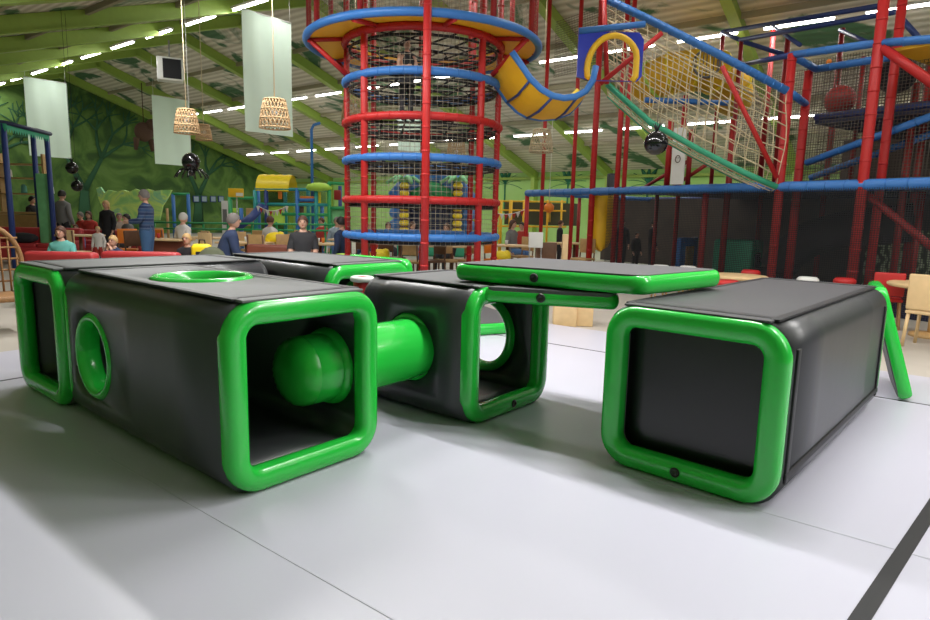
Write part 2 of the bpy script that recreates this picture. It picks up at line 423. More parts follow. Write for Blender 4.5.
# corrugated roof sheet with painted leaf patches
def roof_mat():
    m = bpy.data.materials.new('roof_sheet'); m.use_nodes = True; nt = m.node_tree; b = nt.nodes['Principled BSDF']; b.inputs['Roughness'].default_value = .75
    tc = nt.nodes.new('ShaderNodeTexCoord')
    w = nt.nodes.new('ShaderNodeTexWave'); w.bands_direction = 'Y'; w.inputs['Scale'].default_value = 1.3; w.inputs['Distortion'].default_value = 0
    nt.links.new(tc.outputs['UV'], w.inputs['Vector'])
    n = nt.nodes.new('ShaderNodeTexNoise'); n.inputs['Scale'].default_value = .55; n.inputs['Detail'].default_value = 7; n.inputs['Distortion'].default_value = 1.2
    nt.links.new(tc.outputs['UV'], n.inputs['Vector'])
    r = nt.nodes.new('ShaderNodeValToRGB'); r.color_ramp.elements[0].position = .56; r.color_ramp.elements[1].position = .62
    nt.links.new(n.outputs['Fac'], r.inputs['Fac'])
    r1 = nt.nodes.new('ShaderNodeMix'); r1.data_type = 'RGBA'; r1.inputs['A'].default_value = (.56, .52, .42, 1); r1.inputs['B'].default_value = (.80, .76, .66, 1)
    nt.links.new(w.outputs['Fac'], r1.inputs['Factor'])
    mx = nt.nodes.new('ShaderNodeMix'); mx.data_type = 'RGBA'; mx.inputs['B'].default_value = (.07, .17, .08, 1)
    nt.links.new(r.outputs['Color'], mx.inputs['Factor']); nt.links.new(r1.outputs['Result'], mx.inputs['A']); nt.links.new(mx.outputs['Result'], b.inputs['Base Color'])
    bp = nt.nodes.new('ShaderNodeBump'); bp.inputs['Strength'].default_value = .5; bp.inputs['Distance'].default_value = .04
    nt.links.new(w.outputs['Fac'], bp.inputs['Height']); nt.links.new(bp.outputs['Normal'], b.inputs['Normal'])
    M['roof_sheet'] = m
roof_mat()
T0 = -14.0; SL = 2*SR-SWALL
def sheet(name, pts, m, uv=None, th=.1, nrm=None):
    b = MB(); n = len(pts); off = nrm*th
    b.add([p for p in pts]+[p+off for p in pts], [tuple(range(n)), tuple(reversed(range(n, 2*n)))]+[(i, n+i, n+(i+1) % n, (i+1) % n) for i in range(n)])
    if uv: b.uv = uv+uv
    return struct(b.build(name, m))
sheet('ceiling', [hall(T0, SR, ZR), hall(TEND, SR, ZR), hall(TEND, SWALL, roofz(SWALL)), hall(T0, SWALL, roofz(SWALL))], 'roof_sheet',
      [(T0, 0), (TEND, 0), (TEND, SWALL-SR), (T0, SWALL-SR)], .12, Vector((0, 0, 1)))
sheet('ceiling', [hall(T0, SR, ZR), hall(TEND, SR, ZR), hall(TEND, SL, roofz(SL)), hall(T0, SL, roofz(SL))], 'roof_sheet',
      [(T0, 40), (TEND, 40), (TEND, 40+SR-SL), (T0, 40+SR-SL)], .12, Vector((0, 0, 1)))
sheet('wall_end', [hall(TEND, SL), hall(TEND, SWALL), hall(TEND, SWALL, roofz(SWALL)), hall(TEND, SR, ZR), hall(TEND, SL, roofz(SL))], 'wall_jungle', None, .2, U)
sheet('wall_side', [hall(T0, SWALL), hall(TEND, SWALL), hall(TEND, SWALL, roofz(SWALL)), hall(T0, SWALL, roofz(SWALL))], 'wall_lime', None, .2, V)
sheet('wall_near', [hall(T0, SL), hall(TEND, SL), hall(TEND, SL, roofz(SL)), hall(T0, SL, roofz(SL))], 'wall_jungle', None, .2, -V)
sheet('floor', [hall(T0, SL, -.03), hall(TEND, SL, -.03), hall(TEND, SWALL, -.03), hall(T0, SWALL, -.03)], 'floor_hall', None, .1, Vector((0, 0, -1)))
# rafters and purlins
for i, t in enumerate([-8, -4, .35, 4.75, 9.15, 12.1, 15.9, 19.6, 23.2, 26.9, 30.6, 34.6]):
    for s0, s1 in ((SR, SWALL), (SR, SL)):
        b = MB(); a = hall(t, s0, roofz(s0)-.19); c = hall(t, s1, roofz(s1)-.19); d = c-a
        x = d.normalized(); y = U; z = x.cross(y); R = Matrix((x, y, z)).transposed()
        b.box((a+c)/2, (d.length+.1, .14, .34), rot=R); b.box((a+c)/2+z*(.17 if z.z < 0 else -.17), (d.length+.1, .26, .04), rot=R)
        struct(b.build('ceiling_beam', 'lime_beam'))
    for s0 in (SWALL-.2,):
        b = MB(); b.box(hall(t, s0, roofz(s0)/2-.05), (.35, .2, roofz(s0)-.1), yaw_of(U)); struct(b.build('column', 'lime_beam'))
mat('purlin', (.33, .3, .2), .6)
for s in [SR+k*2.1 for k in (1, 2, 3, 4, 5)] + [SR-k*2.1 for k in (1, 2, 3, 4, 5)]:
    b = MB(); b.box(hall((T0+TEND)/2, s, roofz(s)-.07), (.08, TEND-T0, .14), yaw_of(U)); struct(b.build('ceiling_beam', 'purlin'))
b = MB(); b.box(hall((T0+TEND)/2, SWALL-.08, 3.2), (.1, TEND-T0, .12), yaw_of(U)); struct(b.build('trim_1', 'lime_beam'))
# tube lights, each a housing with a tube and its lamp
tube_n = 0
def tube_light(t, s, z, lab, grp, power):
    r = empty('tube_light', hall(t, s, z), yaw_of(U), lab, 'tube light', grp)
    if not hasattr(tube_light, 'me'):
        b = MB(); b.box((0, 0, .05), (.16, 1.55, .06), bev=.015); h = b.build('housing', 'white_paint')
        b = MB(); b.tube([(0, -.74, 0), (0, .74, 0)], .035, 8); q = b.build('tube', 'lamp_tube'); tube_light.me = (h, q); h.parent = r; q.parent = r
    else:
        for o in tube_light.me: c = o.copy(); C.objects.link(c); c.parent = r
    la = bpy.data.lights.new('tube_glow', 'AREA'); la.shape = 'RECTANGLE'; la.size = .12; la.size_y = 1.45; la.energy = power; la.color = (1, .985, .96)
    lo = bpy.data.objects.new('tube_glow', la); C.objects.link(lo); lo.parent = r; lo.location = (0, 0, -.045)
POW = 100
for i in range(20):
    t = 14.9-2.384*11+i*2.384
    if t < TEND-.7: tube_light(t, 10.0, 6.61, 'tube light in the bright row just under the roof ridge', 'tube lights under the ridge', POW*.6)
for i in range(20):
    t = 18.1-2.1*13+i*2.1
    if t < TEND-.7: tube_light(t, 17.0, 6.02, 'tube light in the row halfway down the roof slope behind the tower', 'tube lights halfway down the roof', POW*.5)
for i in range(18):
    t = 18.1-2.3*11+i*2.3
    if t < TEND-.7: tube_light(t, 21.46, 4.55, 'tube light in the lowest row above the lime side wall', 'tube lights near the side wall', POW*.4)
for i in range(8):
    t = -9.6+i*2.67
    tube_light(t, 4.5, roofz(4.5)-.42, 'tube light in the row over the white play mats', 'tube lights over the play mats', POW*2.6)
# white play floor: welded rolls with dark seams, and a black line
def floor_mat():
    m = mat('mat_white', (.48, .475, .56), .38, scale=1.2, var=.03, bump=.05); return m
floor_mat()
mat('seam', (.05, .05, .05), .8); mat('seam_pale', (.46, .46, .53), .6)
c1 = Vector((-3.66, 4.92, 0)); c2 = Vector((1.2, 6.66, 0))
tS = c1.dot(U); sS = c2.dot(V)                          # seam positions in hall axes
tE = Vector((-4.45, 5.84, 0)).dot(U); sE = Vector((1.45, 7.9, 0)).dot(V)
b = MB(); b.prism([tuple(hall(t, s)[:2]) for t, s in ((-5, -4), (-5, sE), (tE, sE), (tE, -4))], -.03, 0)
pf = struct(b.build('floor_mat_surface', 'mat_white'))
def line(t0, s0, t1, s1, w, m, name='floor_line'):
    a, c = hall(t0, s0, .0012), hall(t1, s1, .0012); d = c-a; b = MB()
    b.box((a+c)/2, (w, d.length, .003 if m == 'seam' else .0012), yaw_of(d)); struct(b.build(name, m))
line(tS, -4, tS, sE, .018, 'seam'); line(-5, sS, tE, sS, .018, 'seam')
fb = onz(130, 470); fd = onz(365, 620); line(fb.dot(U)+.4, fb.dot(V), fd.dot(U)-1, fb.dot(V), .008, 'seam_pale')
fb = onz(820, 528); line(fb.dot(U)+1.0, fb.dot(V), fb.dot(U)-2, fb.dot(V), .012, 'seam_pale')
ba, bc = onz(858, 622), onz(932, 508); d = (bc-ba).normalized(); b = MB(); b.box((ba+bc)/2+d*2.2, (.06, 6.4, .006), yaw_of(d)); struct(b.build('floor_line', 'strap_black'))
# banners
def banner(x0, x1, y0, y1, Y, label, wf=1.12):
    a = at((x0+x1)/2, y0, Y); z0 = at((x0+x1)/2, y1, Y).z; w = (at(x1, y0, Y)-at(x0, y0, Y)).length*wf
    r = empty('hanging_banner', (a.x, a.y, z0), yaw_of(U), label, 'banner', 'pale hanging banners')
    hgt = a.z-z0; b = MB(); rows = []
    for k in range(9):
        z = hgt*k/8; rows.append([Vector((-w/2+w*i/12, .025*math.sin(i*1.1+k*.3), z)) for i in range(13)])
    rows2 = [[p+Vector((0, .008, 0)) for p in r] for r in rows]
    b.grid(rows); b.grid(rows2); b.build('cloth', 'banner', r, fix=False)
    b = MB(); b.tube([(-w/2, 0, hgt), (w/2, 0, hgt)], .015, 6); b.build('rod', 'white_paint', r)
    s = Vector((a.x, a.y, 0)).dot(V); zr = min(roofz(s), 7.8)
    if zr > a.z+.1:
        for q in (-w/2+.05, w/2-.05): b = MB(); b.tube([(q, 0, hgt), (q, 0, hgt+zr-a.z-.05)], .006, 5); b.build('cord', 'white_paint', r)
banner(24, 67, 80, 157, 25, 'pale green banner hanging above the dark blue kiosk posts', .88)
banner(154, 188, 98, 165, 27, 'pale green banner hanging behind the small wicker lamp and spider')
banner(242, 293, 16, 134, 16, 'largest pale banner, hanging behind the single wicker lamp')
banner(394, 431, 113, 152, 24, 'pale banner glimpsed through the net of the round tower')
# woven lamps
def wicker_lamp(x, y0, y1, wpx, Y, label, m='wicker', cordtop=None):
    top = at(x, y0, Y); bot = at(x, y1, Y); hh = top.z-bot.z; w = wpx*Y/FPX/2
    r = empty('pendant_lamp', (bot.x, bot.y, bot.z), 0, label, 'pendant lamp', 'woven pendant lamps')
    sh = MB(); n = 22
    for k in range(n):                                           # crossing canes
        for sg in (1, -1):
            pts = []
            for j in range(6):
                q = j/5; rr = w*(1-.3*q**1.5); a = 2*PI*k/n+sg*q*.9
                pts.append((rr*math.cos(a), rr*math.sin(a), hh*q))
            sh.tube(pts, .007, 4)
    for q in (0, .33, .66, 1):
        rr = w*(1-.3*q**1.5); sh.tube([(rr*math.cos(2*PI*i/20), rr*math.sin(2*PI*i/20), hh*q) for i in range(20)], .011, 5, True)
    sh.build('lamp_shade', m, r)
    b = MB(); b.lathe([(w*.68, hh), (w*.66, hh+.015)], (0, 0, 0), 20); b.build('shade_top', m, r)
    b = MB(); b.ball((0, 0, hh*.55), .05, 10); b.build('bulb', 'white_paint', r)
    s = Vector((bot.x, bot.y, 0)).dot(V); zr = roofz(s)-.02
    b = MB(); b.tube([(0, 0, hh), (0, 0, zr-bot.z)], .008, 5); b.build('cord', 'rope_tan', r)
wicker_lamp(187, 110, 133, 23, 10, 'woven basket lamp hanging in front of the second pale banner')
wicker_lamp(204, 125, 140, 15, 14, 'smaller woven lamp half hidden behind the one before the second banner')
wicker_lamp(275, 100, 128, 29, 8.5, 'woven basket lamp hanging before the largest pale banner')
wicker_lamp(356, 92, 122, 28, 15, 'woven basket lamp seen through the netting at the edge of the round tower')
wicker_lamp(456, 138, 168, 20, 17, 'woven basket lamp seen through the far side of the round tower')
wicker_lamp(541, 130, 152, 23, 13, 'pale woven lamp hanging beyond the thin red posts', 'rope_tan')
# loudspeaker under the roof
p = at(170, 70, 22); r = empty('loudspeaker', p-Vector((0, 0, .4)), .45, 'white framed loudspeaker box with dark front under the roof', 'loudspeaker')
b = MB(); b.box((0, 0, .4), (.8, .5, .75), bev=.03); b.build('cabinet_body', 'white_paint', r)
b = MB(); b.box((.06, -.26, .4), (.56, .03, .62)); b.build('speaker_front', 'black_cloth', r)
b = MB(); b.box((.41, 0, .4), (.03, .3, .5)); b.build('speaker_side', 'white_paint', r)
b = MB(); b.tube([(0, 0, .77), (0, 0, 1.35)], .03, 6); b.build('bracket', 'metal', r)
# spider balloons and dark balloons
def balloon_cord(b, c, r, ztop): b.tube([c+Vector((0, 0, r)), Vector((c.x, c.y, ztop))], .004, 4)
c = at(191, 162, 11); r = empty('spider_balloon', c, 0, 'black spider balloon with dangling legs below the second banner', 'balloon')
b = MB(); b.ball((0, 0, 0), .15, 18, (1, 1, 1.05)); b.build('abdomen', 'black_shiny', r)
b = MB(); b.ball((0, 0, -.17), .07, 12); b.build('spider_head', 'black_shiny', r)
for k in range(8):
    a = 2*PI*k/8+.2; x, y = math.cos(a), math.sin(a); b = MB()
    b.tube([(x*.05, y*.05, -.15), (x*.16, y*.16, -.12), (x*.24, y*.24, -.2), (x*.28, y*.28, -.27)], .014, 6); b.build('leg', 'black_shiny', r)
b = MB(); b.tube([(0, 0, .15), (0, 0, 6.4-c.z+.6)], .004, 4); b.build('cord', 'white_paint', r)
for x, y, rad, Y, lab in ((72, 168, .13, 14, 'upper dark balloon of the pair over the red sofas'), (77, 186, .12, 14, 'lower dark balloon of the pair over the red sofas'), (656, 143, .145, 7.9, 'round black ball hanging below the rope net bridge')):
    c = at(x, y, Y); r = empty('hanging_ball', c, 0, lab, 'balloon')
    b = MB(); b.ball((0, 0, 0), rad, 20); b.build('ball', 'black_shiny', r)
    b = MB()
    for k in range(5): b.tube([(0, 0, rad*.95), (.05*math.cos(k*1.3), .05*math.sin(k*1.3), rad+.09)], [.014, .004], 5)
    b.build('tassel', 'black_cloth', r)
    b = MB(); b.tube([(0, 0, rad), (0, 0, (.35 if x > 600 else 3.6))], .004, 4); b.build('cord', 'black_cloth', r)
# brown furry thing on the wall
c = at(144, 132, 30); r = empty('plush_animal', c, yaw_of(U), 'brown shaggy plush animal hanging by the second pale banner', 'plush animal')
b = MB(); b.ball((0, 0, 0), .5, 16, (.9, .5, .9)); b.ball((.35, -.1, .35), .28, 12); b.build('plush_body', 'brown_fur', r)
for dx in (-.35, .3): b = MB(); b.tube([(dx, 0, -.3), (dx*1.2, 0, -.85)], [.15, .08], 8); b.build('leg', 'brown_fur', r)
b = MB(); b.tube([(0, 0, .4), (0, 0, 2.2)], .02, 5); b.build('cord', 'brown_fur', r)
# painted tree on the end wall: raised dark branches
def branch(t0, s, z, ang, ln, w, depth, mb):
    s1, z1 = s+math.sin(ang)*ln, z+math.cos(ang)*ln
    if z1 > roofz(s1)-.2: return
    mb.tube([hall(TEND-.02, s, z), hall(TEND-.02, (s+s1)/2+random.uniform(-.1, .1), (z+z1)/2), hall(TEND-.02, s1, z1)], [w, w*.85, w*.6], 6)
    if depth:
        for da in (-.5, .15, .6): branch(t0, s1, z1, ang+da+random.uniform(-.2, .2), ln*.72, w*.6, depth-1, mb)
mat('mural_tree', (.03, .11, .05), .85)
for s, l, lab in ((13.5, 1.9, 'painted dark green tree mural beneath the roof peak'), (19.6, 1.4, 'painted dark green tree mural beyond the second banner'), (9.0, 1.7, 'painted dark green tree mural behind the kiosk posts')):
    b = MB(); b.tube([hall(TEND-.02, s, .5), hall(TEND-.02, s+.1, 2.2)], [.35, .2], 8); branch(0, s+.1, 2.2, -.4, l, .17, 3, b); branch(0, s+.1, 2.2, .5, l, .17, 3, b)
    b.v = [tuple(Vector(q)-U*(Vector(q).dot(U)-TEND)*.95-U*.03) for q in b.v]
    tag(b.build('mural_tree', 'mural_tree'), lab, 'wall painting', 'tree murals')
# painted palms on the side wall
for k, (px, py) in enumerate(((505, 184), (568, 184), (648, 184), (828, 172), (478, 186))):
    d = ray(px, py); tt = (SWALL-.03)/(d.dot(V)); P = Vector((0, 0, CAM_H))+d*tt
    b = MB()
    for q in range(9):
        a = -1.5+q*.38; ln = 1.0; pts = [P+U*0]
        pts = [P + (-U*math.sin(a)*ln*j/4) + Vector((0, 0, math.cos(a)*ln*j/4 - .28*(j/4)**2)) for j in range(5)]
        b.tube(pts, [.02, .13, .15, .1, .01], 4, ry=.012)
    b.tube([P, P-Vector((0, 0, 1.4))], .07, 6, ry=.02)
    b.v = [tuple(Vector(q)-V*(Vector(q).dot(V)-SWALL)*.95-V*.03) for q in b.v]
    tag(b.build('mural_palm', 'dark_leaf'), ('painted palm tree on the lime side wall, behind the red posts', 'painted palm on the lime wall beside the blue deck end', 'painted palm on the lime wall under the rope net', 'painted palm on the lime wall behind the tall play frame', 'painted palm on the lime wall beside the round tower')[k], 'wall painting', 'palm murals')
# ================================================================ round climbing tower
def vpole(mb, x, y, Y, z0, z1, r=.05, n=10):
    p = at(x, y, Y); mb.tube([(p.x, p.y, z0), (p.x, p.y, z1)], r, n); return p
TC = Vector((at(422, 200, 11.2).x, 11.2, 0)); TR1, TR2 = 1.305, 1.95
tower = empty('climbing_tower', TC, 0, 'tall round red climbing tower with blue and red padded rings and black net floors', 'climbing tower')
def circ(R, z, n=48, a0=0, a1=2*PI, c=Vector((0, 0, 0))): return [c+Vector((R*math.cos(a0+(a1-a0)*i/n), R*math.sin(a0+(a1-a0)*i/n), z)) for i in range(n if abs(a1-a0-2*PI) < 1e-6 else n+1)]
LV = {k: at(424, y, 11.2-TR1).z for k, y in (('a', 238), ('b', 200), ('c', 157), ('d', 115.5), ('e', 70.5), ('f', 26))}
LVO = at(424, 13, 11.2-TR2).z
for k in range(8):
    a = -PI/2+.07+k*PI/4; b = MB(); PR = TR1 if k else TR2+.05; x, y = PR*math.cos(a if k else a+.025), PR*math.sin(a)
    b.tube([(x, y, -.03), (x, y, 5.95)], .058 if k in (7, 0, 1) else .05, 12)
    for q in range(17): b.tube([(x, y, .3+q*.33), (x, y, .33+q*.33)], .061, 12)
    b.build('pole', 'red_pad', tower)
for k, col in (('a', 'blue_pad'), ('b', 'red_pad'), ('c', 'blue_pad'), ('d', 'red_pad'), ('e', 'blue_pad'), ('f', 'red_pad')):
    b = MB(); b.tube(circ(TR1+.02, LV[k]), .062, 10, True)
    for q in range(40):
        a = 2*PI*q/40; p = Vector((math.cos(a)*(TR1+.02), math.sin(a)*(TR1+.02), LV[k])); t = Vector((-math.sin(a), math.cos(a), 0))
        b.tube([p-t*.012, p+t*.012], .066, 10)
    b.build('padded_ring', col, tower)
    b = MB(); R = TR1-.02; z = LV[k]-.06                     # black webbing floor
    random.seed(ord(k))
    for q in range(7 if k != 'a' else 5):
        for dr in (0, 1):
            off = -R+2*R*(q+.5)/(7 if k != 'a' else 5); h = math.sqrt(max(0, R*R-off*off)); ang = dr*PI/2.4+ord(k)*.3
            d = Vector((math.cos(ang), math.sin(ang), 0)); n = Vector((-d.y, d.x, 0))
            sag = -.10
            b.tube([n*off-d*h+Vector((0, 0, z)), n*off+Vector((0, 0, z+sag*(1-abs(off)/R))), n*off+d*h+Vector((0, 0, z))], .016, 5)
    b.tube(circ(R*.97, z-.04), .022, 6, True)
    for fr in (.3, .6): b.tube(circ(R*fr, z-.05), .014, 5, True)
    b.build('net_floor', 'black_strap', tower)
rows = [circ(TR1+.0, .9+q*.6, 48) for q in range(9)]
rows = [r+[r[0]] for r in rows]
netsheet('netting', 'net_grey', rows, tower, lambda i, k: (k*2*PI*TR1/48, i*.6))
b = MB(); zi, zo = LV['f']+.06, LVO
A = circ(TR1, zi, 64); B2 = circ(TR2, zo, 64); b.grid([A+[A[0]], B2+[B2[0]]]); A2 = [p+Vector((0, 0, .05)) for p in A]; B3 = [p+Vector((0, 0, .05)) for p in B2]
b.grid([B3+[B3[0]], A2+[A2[0]]]); b.grid([A2+[A2[0]], A+[A[0]]]); b.build('flared_deck', 'yellow_deck', tower, fix=False)
b = MB(); b.tube(circ(TR2, zo+.02, 64), .062, 10, True); b.build('deck_rim', 'blue_pad', tower)
for k in range(8):
    a = -PI/2+.3+k*PI/4; c, s = math.cos(a), math.sin(a)
    if k in (1, 2, 5, 6):
        b = MB(); b.tube([(c*TR1, s*TR1, LV['e']+.1), (c*(TR2-.08), s*(TR2-.08), zo-.05)], .042, 8); b.build('brace', 'red_pad', tower)
    b = MB(); b.tube([(c*TR1, s*TR1, zi-.03), (c*(TR2-.02), s*(TR2-.02), zo-.04)], .035, 8); b.build('deck_bearer', 'red_pad', tower)
for k in range(12):
    a = .1+k*PI/6; b = MB(); b.tube([((TR2-.03)*math.cos(a), (TR2-.03)*math.sin(a), zo), ((TR2-.03)*math.cos(a), (TR2-.03)*math.sin(a), 5.95)], .045, 8); b.build('pole', 'red_dark', tower)
rows = [circ(TR2-.04, zo+.05+q*.45, 48) for q in range(4)]; rows = [r+[r[0]] for r in rows]
netsheet('netting', 'net_grey', rows, tower, lambda i, k: (k*2*PI*TR2/48, i*.6))
# ================================================================ wave slide and its blue arch
sl = empty('wave_slide', (at(560, 95, 10.3).x, 10.3, 0), 0, 'yellow wave slide with blue padded edges hanging between tower and blue arch', 'slide'); so = sl.location
path = [(512, 52), (522, 66), (530, 78), (541, 89), (552, 95.5), (564, 98), (576, 96.5), (586, 91), (593, 80), (596, 66)]
F1 = [at(x, y, 9.9)-so for x, y in path]; F2 = [p+Vector((-.28 if i < 5 else -.28+.06*(i-4), 1.0, -.06)) for i, p in enumerate(F1)]; F2 = [p+Vector((0, 0, -.10)) for p in F2]
b = MB(); rows = [[a.lerp(c, k/8)+Vector((0, 0, -.04*math.sin(PI*k/8))) for k in range(9)] for a, c in zip(F1, F2)]
b.grid(rows); b.grid([[p-Vector((0, 0, .03)) for p in r] for r in rows]); b.build('slide_bed', 'yellow_deck', sl, fix=False)
for F in (F1, F2): b = MB(); b.tube(F, .05, 8); b.build('edge_pad', 'blue_pad', sl)
for i in (2, 4, 6): b = MB(); b.tube([F1[i]-Vector((0, 0, .035)), F1[i].lerp(F2[i], .5)-Vector((0, 0, .08)), F2[i]-Vector((0, 0, .035))], .022, 6); b.build('cross_batten', 'navy', sl)
b = MB(); b.tube([F2[i]+Vector((0, .02, .2)) for i in (4, 5, 6, 7, 8)], .05, 8); b.build('safety_lip', 'yellow_bright', sl)
ar = empty('slide_arch', at(602, 78, 10.4), 0, 'blue panel with a round yellow edged opening at the slide end', 'slide arch')
def lp(x, y, Y=10.4): return at(x, y, Y)-ar.location
b = MB(); w0, w1 = lp(579, 31), lp(645, 24); h0 = lp(580, 80); cx = lp(613, 70); R = .52
out = []; inn = []
for i in range(33):
    a = -PI/2+2*PI*i/32; c, s = math.cos(a), math.sin(a); X0, X1, Z0, Z1 = w0.x, w1.x, h0.z, w0.z
    k = min((X1-cx.x if c > 0 else cx.x-X0)/max(abs(c), 1e-4), (Z1-cx.z if s > 0 else cx.z-Z0)/max(abs(s), 1e-4))
    out.append(Vector((cx.x+c*k, 0, cx.z+s*k))); rr = min(R, k*.98); inn.append(Vector((cx.x+c*rr*.8, 0, cx.z+s*rr)))
for dy in (0, .06):
    D = Vector((0, dy, 0)); b.grid([[p+D for p in out], [p+D for p in inn]], False)
b.grid([out, [p+Vector((0, .06, 0)) for p in out]], False); b.grid([inn, [p+Vector((0, .06, 0)) for p in inn]], False)
b.build('panel', 'blue_panel', ar)
b = MB(); b.tube([p+Vector((0, -.01, 0)) for p in inn[6:27]], .05, 8); b.build('opening_rim', 'yellow', ar)
b = MB(); b.tube([w0, w1], .05, 8); b.build('top_pad', 'blue_pad', ar)
# ================================================================ rope net bridge
def bar(mb, x1, y1, Y1, x2, y2, Y2, r=.05, n=8, O=Vector((0, 0, 0))):
    mb.tube([at(x1, y1, Y1)-O, at(x2, y2, Y2)-O], r, n)
br = empty('net_bridge', (at(690, 100, 11).x, 11.2, 0), 0, 'sloping rope net bridge with blue padded rail and green lower rope', 'rope bridge'); BO = br.location
TOP = [at(604, -2, 11.4), at(650, 20, 11.2), at(720, 55, 11.0), at(787, 91, 10.9)]
BOT = [at(607, 84, 11.4), at(650, 122, 11.2), at(700, 150, 11.1), at(745, 173, 11.0), at(777, 187, 10.9)]
def along(P, t):
    L = [(P[i+1]-P[i]).length for i in range(len(P)-1)]; S = sum(L)*t
    for i, l in enumerate(L):
        if S <= l or i == len(L)-1: return P[i].lerp(P[i+1], min(1, S/l))
        S -= l
BACK = Vector((.25, 1.0, 0))
b = MB(); b.tube([p-BO for p in TOP], .066, 10)
for q in range(24): a = along(TOP, q/24.0); c = along(TOP, q/24.0+.006); b.tube([a-BO, c-BO], .071, 10)
b.build('rail', 'blue_pad', br)
b = MB(); b.tube([p+BACK+Vector((0, 0, -.05))-BO for p in TOP], .02, 8); b.build('back_rope', 'rope_tan', br)
b = MB(); b.tube([p-BO for p in BOT], .05, 8); b.build('lower_rope', 'green_rope', br)
b = MB(); b.tube([p+BACK-BO for p in BOT], .05, 8); b.build('lower_rope', 'green_rope', br)
for k, off in enumerate((Vector((0, 0, 0)), BACK)):
    b = MB(); nx, nz = 17, 8
    def np_(i, j):
        t, q = i/nx, j/nz; a, c = along(TOP, t)+off*1.0, along(BOT, t)+off
        p = a.lerp(c, q); bow = math.sin(PI*q)*.10
        return p+Vector((.02*math.sin(i*1.7+j), -bow if k == 0 else bow, .02*math.sin(j*2.1+i*.9)))-BO
    for i in range(nx+1): b.tube([np_(i, j) for j in range(nz+1)], .009, 4)
    for j in range(nz+1): b.tube([np_(i, j) for i in range(nx+1)], .009, 4)
    b.build('rope_net', 'rope_tan', br)
b = MB(); nx, nz = 24, 6
for i in range(nx+1): a = along(BOT, i/nx); b.tube([a-BO, a+BACK*.5-Vector((0, 0, .08))-BO, a+BACK-BO], .009, 4)
for j in range(1, nz): b.tube([along(BOT, i/nx)+BACK*j/nz-Vector((0, 0, .08*math.sin(PI*j/nz)))-BO for i in range(nx+1)], .009, 4)
b.build('walking_net', 'rope_tan', br)
for c in ((604, -2, 11.3, 607, 84, 11.3), (600, 84, 11.2, 662, 33, 11.0), (722, 66, 10.9, 777, 178, 10.8)):
    b = MB(); bar(b, *c, r=.042, O=BO); b.build('brace', 'red_pad', br)
# ================================================================ big play frame
L0 = at(527, 196, 17.0); R0 = at(962, 188, 9.0); L0.z = R0.z = 0; FD = (R0-L0).normalized(); FN = Vector((-FD.y, FD.x, 0)); FL = (R0-L0).length
if FN.y < 0: FN = -FN
pfm = empty('play_gym', (L0+R0)/2, 0, 'huge netted play frame of red padded posts and blue beams over a dark lower level', 'play structure'); PO = pfm.location.copy()
def fpt(s, d, z): return L0+FD*s+FN*d+Vector((0, 0, z))-PO
def on(x, y, dd=0.0):                           # point of the plane dd behind the front, seen at a pixel
    d = ray(x, y); t = (L0.dot(FN)+dd)/(d.x*FN.x+d.y*FN.y); return Vector((0, 0, CAM_H))+d*t
ZD = on(600, 191.5).z
def fpost(x, y, bot, top, r=.06, dd=0, m='red_pad', name='post'):
    p = on(x, y, dd); z0 = -.03 if bot is None else on(x, bot, dd).z; z1 = on(x, top, dd).z if top is not None else ZD
    if top is not None and top < 0: z1 = min(z1, roofz(p.dot(V))-.6)
    p = Vector((p.x, p.y, 0))-PO; b = MB(); b.tube([p+Vector((0, 0, z0)), p+Vector((0, 0, z1))], r, 10)
    if r > .06:
        for q in range(int((z1-z0)/.35)): b.tube([p+Vector((0, 0, z0+.3+q*.35)), p+Vector((0, 0, z0+.33+q*.35))], r+.005, 10)
    b.build(name, m, pfm)
for x, y, t, r in ((526, 230, None, .06), (546, 100, -20, .05), (577, 100, -20, .05), (597, 100, -20, .07), (619, 150, -20, .06), (626, 150, -20, .05), (787, 110, 55, .075), (869, 130, -20, .08)):
    fpost(x, y, None, t, r)
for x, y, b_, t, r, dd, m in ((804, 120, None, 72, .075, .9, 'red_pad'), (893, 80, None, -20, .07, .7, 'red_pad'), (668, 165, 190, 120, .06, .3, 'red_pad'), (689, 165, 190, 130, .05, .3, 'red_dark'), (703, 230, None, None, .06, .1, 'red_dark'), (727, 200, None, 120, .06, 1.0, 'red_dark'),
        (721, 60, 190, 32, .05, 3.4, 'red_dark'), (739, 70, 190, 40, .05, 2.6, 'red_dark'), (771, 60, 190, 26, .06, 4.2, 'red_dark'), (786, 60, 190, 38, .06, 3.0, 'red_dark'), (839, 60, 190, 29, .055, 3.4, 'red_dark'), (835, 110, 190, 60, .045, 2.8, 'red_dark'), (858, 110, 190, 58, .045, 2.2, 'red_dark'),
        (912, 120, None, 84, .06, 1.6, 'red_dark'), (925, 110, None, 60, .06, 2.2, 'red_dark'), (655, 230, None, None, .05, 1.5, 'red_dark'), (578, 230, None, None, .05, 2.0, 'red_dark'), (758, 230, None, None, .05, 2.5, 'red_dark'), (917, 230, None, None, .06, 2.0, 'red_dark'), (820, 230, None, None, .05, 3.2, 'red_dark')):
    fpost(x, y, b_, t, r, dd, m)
def beam(a, c, r=.06, m='blue_pad', name='beam'):
    b = MB(); b.tube([a, c], r, 8)
    if m == 'blue_pad':
        L = (c-a).length; n = int(L/.3); d = (c-a).normalized()
        for q in range(1, n): p = a+d*(q*.3); b.tube([p-d*.012, p+d*.012], r+.005, 8)
    b.build(name, m, pfm)
def pb(x1, y1, x2, y2, dd=0.0, dd2=None, r=.062, m='blue_pad', name='beam'):
    beam(on(x1, y1, dd)-PO, on(x2, y2, dd if dd2 is None else dd2)-PO, r, m, name)
beam(fpt(0, 0, ZD), fpt(FL, 0, ZD), .09)
